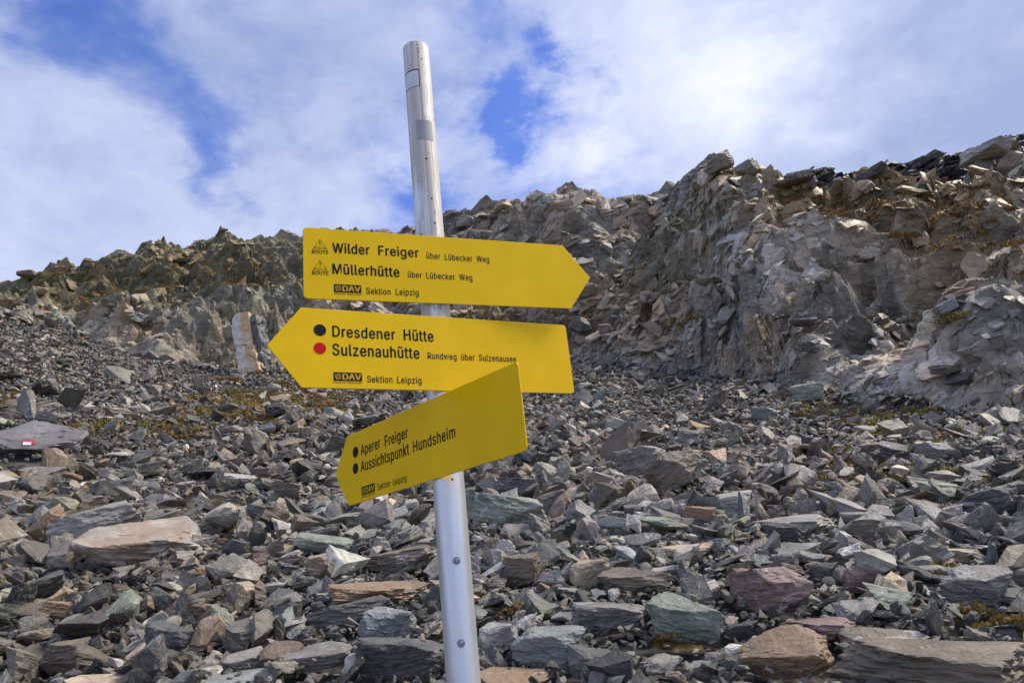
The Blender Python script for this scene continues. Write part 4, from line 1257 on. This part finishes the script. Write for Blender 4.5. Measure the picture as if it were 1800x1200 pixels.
def wrap_patch(name, x0, y0, x1, y1, mat, off, parent):
    """sticker or tape on the tube: spans the angles and heights seen between two places"""
    A_ = pole_pt(x0, y0, off); B_ = pole_pt(x1, y1, off)
    a0 = math.atan2(A_.y - PY, A_.x - PX); a1 = math.atan2(B_.y - PY, B_.x - PX)
    n_ = 14; vs = []
    for j, z in enumerate((A_.z, B_.z)):
        for i in range(n_ + 1):
            an = a0 + (a1 - a0) * i / n_; vs.append((PX + (PR + off) * math.cos(an), PY + (PR + off) * math.sin(an), z))
    vs2 = [(PX + (v[0] - PX) * (PR + .0001) / (PR + off), PY + (v[1] - PY) * (PR + .0001) / (PR + off), v[2]) for v in vs]
    m_ = len(vs); q = n_ + 1; fs = []
    for i in range(n_):
        fs.append((i, i + 1, q + i + 1, q + i)); fs.append((m_ + i, m_ + q + i, m_ + q + i + 1, m_ + i + 1))
        fs.append((i, m_ + i, m_ + i + 1, i + 1)); fs.append((q + i, q + i + 1, m_ + q + i + 1, m_ + q + i))
    for i in (0, n_):
        fs.append((i, q + i, m_ + q + i, m_ + i))
    o = mesh_obj(name, vs + vs2, fs, mat); sub(o, parent); return o


m_tape = paint_mat('grey_tape', (0.40, 0.405, 0.41), .55, .2); m_white = paint_mat('white_sticker', (0.72, 0.73, 0.75), .45, .35)
m_black = paint_mat('dark_edge', (0.06, 0.055, 0.05), .7)
wrap_patch('sticker_border', 711.8, 133.6, 738.6, 151.6, m_black, .0004, pole)
wrap_patch('sticker', 712, 135, 737.2, 151, m_white, .0008, pole)
wrap_patch('tape_patch', 730.5, 212, 761.5, 248, m_tape, .0006, pole)

m_screw, t, b = new_mat('screw_steel'); b.inputs['Base Color'].default_value = (.32, .32, .33, 1); b.inputs['Metallic'].default_value = .9; b.inputs['Roughness'].default_value = .4
for (hx, hy) in [(802.5, 985), (810.5, 1130)]:
    p_ = pole_pt(hx, hy); nrm = Vector((p_.x - PX, p_.y - PY, 0)).normalized()
    bm = bmesh.new()
    bmesh.ops.create_cone(bm, cap_ends=True, segments=24, radius1=.0050, radius2=.0030, depth=.004, matrix=Matrix.Translation((0, 0, .0015)))
    bmesh.ops.create_cone(bm, cap_ends=True, segments=24, radius1=.0072, radius2=.0070, depth=.0012, matrix=Matrix.Translation((0, 0, 0)))
    me = bpy.data.meshes.new('screw'); bm.to_mesh(me); bm.free(); me.materials.append(m_screw)
    o = link(bpy.data.objects.new('screw', me)); o.matrix_world = Matrix.Translation(p_) @ nrm.to_track_quat('Z', 'Y').to_matrix().to_4x4()
    sub(o, pole)

# sign boards -------------------------------------------------------------
MY = paint_mat('yellow_enamel', (0.95, 0.585, 0.002), .38, .05)
MK = paint_mat('black_print', (0.012, 0.011, 0.010), .5)
MRD = paint_mat('red_print', (0.62, 0.004, 0.006), .5)
MYP = paint_mat('yellow_print', (0.72, 0.44, 0.006), .45)
MBR = paint_mat('brown_print', (0.10, 0.045, 0.006), .5)
MALU, t, b = new_mat('bare_aluminium'); b.inputs['Base Color'].default_value = (.6, .6, .6, 1); b.inputs['Metallic'].default_value = .9; b.inputs['Roughness'].default_value = .4
SG = [dict(az=1.189037, z0=1.6 + .567618, h=.150309, s0=-.263720, s1=.290877, st=.348080, side=1),
      dict(az=1.100216, z0=1.6 + .385768, h=.152984, s0=-.275472, s1=.282636, st=-.334726, side=-1),
      dict(az=2.388617, z0=1.6 + .220225, h=.152525, s0=-.314322, s1=.261262, st=-.369846, side=-1)]
TH = .003


def rounded(poly, radii, n=7):
    out_ = []
    for i, (p0, rad) in enumerate(zip(poly, radii)):
        a_ = np.array(poly[i - 1], float); b_ = np.array(p0, float); c_ = np.array(poly[(i + 1) % len(poly)], float)
        u = (a_ - b_) / np.linalg.norm(a_ - b_); v = (c_ - b_) / np.linalg.norm(c_ - b_)
        an = math.acos(np.clip(u @ v, -1, 1)); dd_ = rad / math.tan(an / 2)
        s_ = b_ + u * dd_; e_ = b_ + v * dd_
        cc_ = b_ + (u + v) / np.linalg.norm(u + v) * rad / math.sin(an / 2)
        a0 = math.atan2(*(s_ - cc_)[::-1]); a1 = math.atan2(*(e_ - cc_)[::-1])
        da = (a1 - a0 + math.pi) % (2 * math.pi) - math.pi
        for k in range(n + 1):
            q = a0 + da * k / n; out_.append((cc_[0] + rad * math.cos(q), cc_[1] + rad * math.sin(q)))
    return out_


class Board:
    def __init__(self, sg, label, wob):
        az = sg['az']; self.sg = sg
        self.d = np.array([math.sin(az), math.cos(az), 0]); self.n = np.array([math.cos(az), -math.sin(az), 0])
        self.o = np.array([PX, PY, sg['z0']]) + self.n * (PR + .004)
        h = sg['h']
        if sg['side'] > 0: poly = [(sg['s0'], 0), (sg['s1'], 0), (sg['st'], h / 2), (sg['s1'], h), (sg['s0'], h)]; rad = [.008, .002, .002, .002, .008]
        else: poly = [(sg['st'], h / 2), (sg['s0'], 0), (sg['s1'], 0), (sg['s1'], h), (sg['s0'], h)]; rad = [.002, .002, .008, .008, .002]
        ol = rounded(poly, rad)
        bm = bmesh.new()
        lay = [[], [], [], []]
        cx = sum(p_[0] for p_ in ol) / len(ol)
        for (s_, t_) in ol:
            k = .0006
            si = s_ - math.copysign(k, s_ - cx); ti = t_ - (math.copysign(k, t_ - h / 2) if abs(t_ - h / 2) > .004 else 0)
            for q, (a_, b_, w_) in enumerate(((si, ti, 0), (s_, t_, -k), (s_, t_, -TH + k), (si, ti, -TH))):
                lay[q].append(bm.verts.new(self.at(a_, b_, w_)))
        bm.faces.new(lay[0])
        bm.faces.new(lay[3][::-1])
        n_ = len(ol)
        for q in range(3):
            for i in range(n_):
                j = (i + 1) % n_; bm.faces.new((lay[q][i], lay[q + 1][i], lay[q + 1][j], lay[q][j]))
        bmesh.ops.recalc_face_normals(bm, faces=bm.faces)
        me = bpy.data.meshes.new('sign_board'); bm.to_mesh(me); bm.free(); me.materials.append(MY)
        self.ob = link(bpy.data.objects.new('sign_board', me)); sub(self.ob, post); self.ob['label'] = label
        # clamp behind the board, round the pole
        bm = bmesh.new()
        for zc in (h * .28, h * .72):
            NSg = 40; ring = []
            for i in range(NSg):
                an = 2 * math.pi * i / NSg
                ring.append([bm.verts.new((PX + rr_ * math.cos(an), PY + rr_ * math.sin(an), sg['z0'] + zc + dz)) for rr_, dz in ((PR + .0004, -.007), (PR + .0011, -.007), (PR + .0011, .007), (PR + .0004, .007))])
            for i in range(NSg):
                a_, b_ = ring[i], ring[(i + 1) % NSg]
                for q in range(4): bm.faces.new((a_[q], b_[q], b_[(q + 1) % 4], a_[(q + 1) % 4]))
        bmesh.ops.recalc_face_normals(bm, faces=bm.faces)
        me = bpy.data.meshes.new('clamp'); bm.to_mesh(me); bm.free(); me.materials.append(MALU)
        o_ = link(bpy.data.objects.new('clamp', me)); sub(o_, self.ob)

    def at(self, s_, t_, w_=0.0):
        return Vector(self.o + self.d * s_ + np.array([0, 0, t_]) + self.n * w_)

    def st(self, px_, py_):
        r_ = ray(px_, py_); k = ((self.o - EYE) @ self.n) / (r_ @ self.n); Q = EYE + r_ * k - self.o
        return float(Q @ self.d), float(Q[2])

    def flat(self, name, polys, mat, w_=.00035, tris=None):
        vs = []; fs = []
        for pl in polys:
            q = len(vs); vs += [self.at(a_, b_, w_) for a_, b_ in pl]; fs.append(tuple(range(q, len(vs))))
        if tris: vs = [self.at(v_[0], v_[1], w_ + (v_[2] if len(v_) > 2 else 0)) for v_ in tris[0]]; fs = tris[1]
        o_ = mesh_obj(name, vs, fs, mat); sub(o_, self.ob); return o_

    def text(self, name, words, mat, w_=.00035, bold=0.0, merge=True):
        """words: (string, left x, baseline y, right x, cap-height px, shear) in photo places"""
        if len(words) > 1:
            rows = sorted(words, key=lambda q: -self.st(q[1], q[2])[1]); grp = [[rows[0]]]
            for q in rows[1:]:
                if abs(self.st(q[1], q[2])[1] - self.st(grp[-1][0][1], grp[-1][0][2])[1]) < .008: grp[-1].append(q)
                else: grp.append([q])
            for g_ in grp: self.line(name, g_, mat, w_, bold)
            return
        return self.line(name, words, mat, w_, bold)

    def line(self, name, words, mat, w_, bold):
        V_ = []; F_ = []
        for (s_, xl, yl, xr, yr, cap) in words:
            a0, b0 = self.st(xl, yl); a1, b1 = self.st(xr, yr); _, bt = self.st(xl, yl - cap)
            base = (b0 + b1) / 2 - .0002; capm = bt - b0
            p_, f_ = glyphs(s_)
            x0, x1 = p_[:, 0].min(), p_[:, 0].max()
            for dx_, dy_ in (((0, 0),) if not bold else ((-bold, 0), (bold, 0), (0, bold * .6), (0, -bold * .6))):
                q = len(V_)
                for v in p_: V_.append((a0 + (v[0] - x0) / (x1 - x0) * (a1 - a0) + dx_ * capm, base + (v[1] / CAP + dy_) * capm, len(V_) // max(len(p_), 1) * 1e-5))
                F_ += [tuple(i + q for i in f) for f in f_]
        return self.flat(name, [], mat, w_, (V_, F_))


FONT = None
try:        # the sans face that ships inside Blender itself; the built-in face is the fallback
    import os
    fp = os.path.join(bpy.utils.resource_path('LOCAL'), 'datafiles', 'fonts', 'Inter.woff2')
    if os.path.exists(fp): FONT = bpy.data.fonts.load(fp)
except Exception:
    FONT = None


def glyphs(s_, bold=0.0, spacing=1.08):
    """outlines of a word, each contour filled on its own (holes given to the contour round them)"""
    cu = bpy.data.curves.new('t', 'FONT'); cu.body = s_; cu.size = 1; cu.space_character = spacing; cu.resolution_u = 4
    cu.fill_mode = 'NONE'
    if FONT: cu.font = FONT
    o_ = bpy.data.objects.new('t', cu); S.collection.objects.link(o_)
    bpy.context.view_layer.update()
    me = bpy.data.meshes.new_from_object(o_.evaluated_get(bpy.context.evaluated_depsgraph_get()))
    co = [tuple(v.co[:2]) for v in me.vertices]
    nxt = {}
    for e_ in me.edges:
        a_, b_ = e_.vertices; nxt.setdefault(a_, []).append(b_); nxt.setdefault(b_, []).append(a_)
    seen = set(); loops = []
    for st_ in range(len(co)):
        if st_ in seen or st_ not in nxt: continue
        lp = [st_]; seen.add(st_); cur = st_
        while True:
            k_ = [q for q in nxt[cur] if q not in seen]
            if not k_: break
            cur = min(k_, key=lambda q: abs(q - cur)); lp.append(cur); seen.add(cur)
        pts = [co[i] for i in lp]
        if len(pts) > 2: loops.append(pts)
    bpy.data.objects.remove(o_); bpy.data.curves.remove(cu); bpy.data.meshes.remove(me)

    def area(p_): return sum(p_[i - 1][0] * p_[i][1] - p_[i][0] * p_[i - 1][1] for i in range(len(p_))) / 2

    def inside(q, p_):
        c_ = False
        for i in range(len(p_)):
            (xa, ya), (xb, yb) = p_[i - 1], p_[i]
            if (ya > q[1]) != (yb > q[1]) and q[0] < (xb - xa) * (q[1] - ya) / (yb - ya) + xa: c_ = not c_
        return c_
    big_ = max(loops, key=lambda p_: abs(area(p_))); sgn = math.copysign(1, area(big_))
    outer = [p_ for p_ in loops if area(p_) * sgn > 0]; holes = [p_ for p_ in loops if area(p_) * sgn < 0]
    V_ = []; F_ = []
    from mathutils.geometry import tessellate_polygon
    for p_ in outer:
        mine = [h_ for h_ in holes if inside(h_[0], p_)]
        rings = [[Vector((x, y, 0)) for x, y in r__] for r__ in [p_] + mine]
        flat_ = [v for r__ in rings for v in r__]; q = len(V_)
        V_ += [(v.x, v.y) for v in flat_]
        F_ += [tuple(i + q for i in tr_) for tr_ in tessellate_polygon(rings)]
    return np.array(V_), F_


CAP = glyphs('H')[0][:, 1].max()
z1 = lambda x, y: (460 + x / 3, 380 + y / 3)
z3 = lambda x, y: (580 + x / 4.286, 620 + y / 4.286)


def W1(s_, xl, yl, xr, yr, cap): return (s_, *z1(xl, yl), *z1(xr, yr), cap / 3)
def W3(s_, xl, yl, xr, yr, cap): return (s_, *z3(xl, yl), *z3(xr, yr), cap / 4.286)


def logo(B, c4, zf):
    """black plate with flower emblem and the club's letters, thin line of words below"""
    Q = [B.st(*zf(*p_)) for p_ in c4]                       # tl, tr, br, bl
    s0 = (Q[0][0] + Q[3][0]) / 2; s1 = (Q[1][0] + Q[2][0]) / 2; t1 = (Q[0][1] + Q[1][1]) / 2; t0 = (Q[2][1] + Q[3][1]) / 2
    B.flat('logo_plate', [[(s0, t0), (s1, t0), (s1, t1), (s0, t1)]], MK, .0003)
    W_ = s1 - s0; H_ = t1 - t0
    cx, cy = s0 + W_ * .155, (t0 + t1) / 2; pol = []
    for k in range(8):
        an = k * math.pi / 4 + .2; l_ = H_ * (.43 if k % 2 else .38); wd = .30
        pts = [(cx + math.cos(an) * H_ * .13, cy + math.sin(an) * H_ * .13), (cx + math.cos(an - wd) * l_ * .7, cy + math.sin(an - wd) * l_ * .7),
               (cx + math.cos(an) * l_, cy + math.sin(an) * l_), (cx + math.cos(an + wd) * l_ * .7, cy + math.sin(an + wd) * l_ * .7)]
        pol.append(pts)
    pol.append([(cx + math.cos(q * math.pi / 4) * H_ * .07, cy + math.sin(q * math.pi / 4) * H_ * .07) for q in range(8)])
    B.flat('flower_emblem', pol, MYP, .0006)

    def direct(name, s_, a0, a1, b0, cap, mat, w_, bold):
        p_, f_ = glyphs(s_, 0, 1.0); x0, x1 = p_[:, 0].min(), p_[:, 0].max(); V_ = []; F_ = []
        for k_, (dx_, dy_) in enumerate(((-bold, 0), (bold, 0), (0, bold * .5), (0, -bold * .5))):
            q = len(V_)
            V_ += [(a0 + (v[0] - x0) / (x1 - x0) * (a1 - a0) + dx_ * cap, b0 + (v[1] / CAP + dy_) * cap, k_ * 1e-5) for v in p_]
            F_ += [tuple(i + q for i in f) for f in f_]
        B.flat(name, [], mat, w_, (V_, F_))
    direct('logo_letters', 'DAV', s0 + W_ * .32, s0 + W_ * .96, t0 + H_ * .16, H_ * .68, MYP, .0006, .07)
    direct('logo_caption', 'Deutscher Alpenverein', s0, s1, t0 - H_ * .27, H_ * .20, MK, .00035, .01)


def alpine(B, ax_, ay_, blx, bly, brx, bry, zf, txt, rt):
    A_ = B.st(*zf(ax_, ay_)); L0 = B.st(*zf(blx, bly)); R0 = B.st(*zf(brx, bry)); yb = (L0[1] + R0[1]) / 2
    L0 = (L0[0], yb); R0 = (R0[0], yb); A_ = ((L0[0] + R0[0]) / 2, A_[1]); wd = .0007; pol = []
    for p_, q in ((A_, L0), (A_, R0), (L0, R0)):
        u = np.array(q) - np.array(p_); u /= np.linalg.norm(u); nn = np.array([-u[1], u[0]]) * wd / 2
        pol.append([tuple(np.array(p_) - nn), tuple(np.array(q) - nn), tuple(np.array(q) + nn), tuple(np.array(p_) + nn)])
    hh = A_[1] - yb; cx = A_[0]
    pol.append([(cx - .0006, yb + hh * .52), (cx + .0006, yb + hh * .52), (cx + .0011, yb + hh * .84), (cx - .0011, yb + hh * .84)])
    pol.append([(cx - .0007, yb + hh * .38), (cx + .0007, yb + hh * .38), (cx + .0007, yb + hh * .45), (cx - .0007, yb + hh * .45)])
    B.flat('alpine_route_triangle', pol, MBR, .0004)
    B.text('alpine_route_words', [txt], MBR, .0005, 0.0)
    B.text('alpine_route_caption', [rt], MK, .0004, .03)


def disc(B, name, cx, cy, rx, mat, zf):
    a_, b_ = B.st(*zf(cx, cy)); e_, _ = B.st(*zf(cx + rx, cy)); l_, _ = B.st(*zf(cx - rx, cy)); rad = abs(e_ - l_) / 2
    B.flat(name, [[(a_ + rad * math.cos(q * math.pi / 20), b_ + rad * math.sin(q * math.pi / 20)) for q in range(40)]], mat, .0004)


b1 = Board(SG[0], 'uppermost yellow sign, its arrow pointing right to Wilder Freiger', 0)
b1.text('lettering', [W1('Wilder', 375, 192, 568, 202, 51), W1('Freiger', 617, 205, 828, 216, 49), W1('Müllerhütte', 375, 303, 726, 320, 53)], MK, bold=.034)
b1.text('small_lettering', [W1('über', 870, 223, 942, 226, 31), W1('Lübecker', 967, 231, 1112, 237, 31), W1('Weg', 1135, 240, 1200, 242, 31),
                            W1('über', 772, 322, 845, 325, 31), W1('Lübecker', 870, 328, 1020, 334, 32), W1('Weg', 1044, 336, 1111, 338, 32),
                            W1('Sektion', 552, 409, 680, 414, 33), W1('Leipzig', 708, 415, 828, 418, 33)], MK, bold=.016)
logo(b1, [(381, 358), (525, 364), (525, 405), (381, 401)], z1)
alpine(b1, 309, 122, 266, 179, 350, 183, z1, W1('Alpine', 276, 172, 342, 175, 15), W1('ROUTE', 266, 196, 351, 200, 17))
alpine(b1, 311, 231, 267, 289, 352, 293, z1, W1('Alpine', 277, 283, 343, 286, 15), W1('ROUTE', 267, 307, 352, 311, 17))
b2 = Board(SG[1], 'middle yellow sign, its arrow pointing left to Dresdener Hütte', 0)
b2.text('lettering', [W1('Dresdener', 375, 634, 704, 650, 57), W1('Hütte', 752, 653, 906, 660, 57), W1('Sulzenauhütte', 375, 733, 832, 748, 60)], MK, bold=.030)
b2.text('small_lettering', [W1('Rundweg', 877, 751, 1028, 756, 33), W1('über', 1054, 758, 1124, 760, 33), W1('Sulzenausee', 1148, 762, 1342, 767, 33),
                            W1('Sektion', 557, 874, 690, 878, 35), W1('Leipzig', 716, 879, 843, 882, 35)], MK, bold=.016)
logo(b2, [(379, 821), (529, 826), (529, 870), (379, 867)], z1)
disc(b2, 'black_dot', 307, 600, 33, MK, z1); disc(b2, 'red_dot', 307, 696, 33, MRD, z1)
b3 = Board(SG[2], 'lowest yellow sign, swung round towards the viewer, to Aperer Freiger', 0)
b3.text('lettering', [W3('Aperer', 235, 768, 380, 716, 78), W3('Freiger', 416, 700, 588, 640, 80), W3('Aussichtspunkt', 235, 893, 597, 766, 82), W3('Hundsheim', 630, 748, 945, 632, 84)], MK, bold=.030)
b3.text('small_lettering', [W3('Sektion', 358, 1033, 455, 1003, 48), W3('Leipzig', 477, 996, 578, 964, 48)], MK, bold=.016)
logo(b3, [(238, 1008), (338, 980), (338, 1043), (238, 1073)], z3)
disc(b3, 'black_dot', 193, 747, 21, MK, z3); disc(b3, 'black_dot', 193, 870, 21, MK, z3)
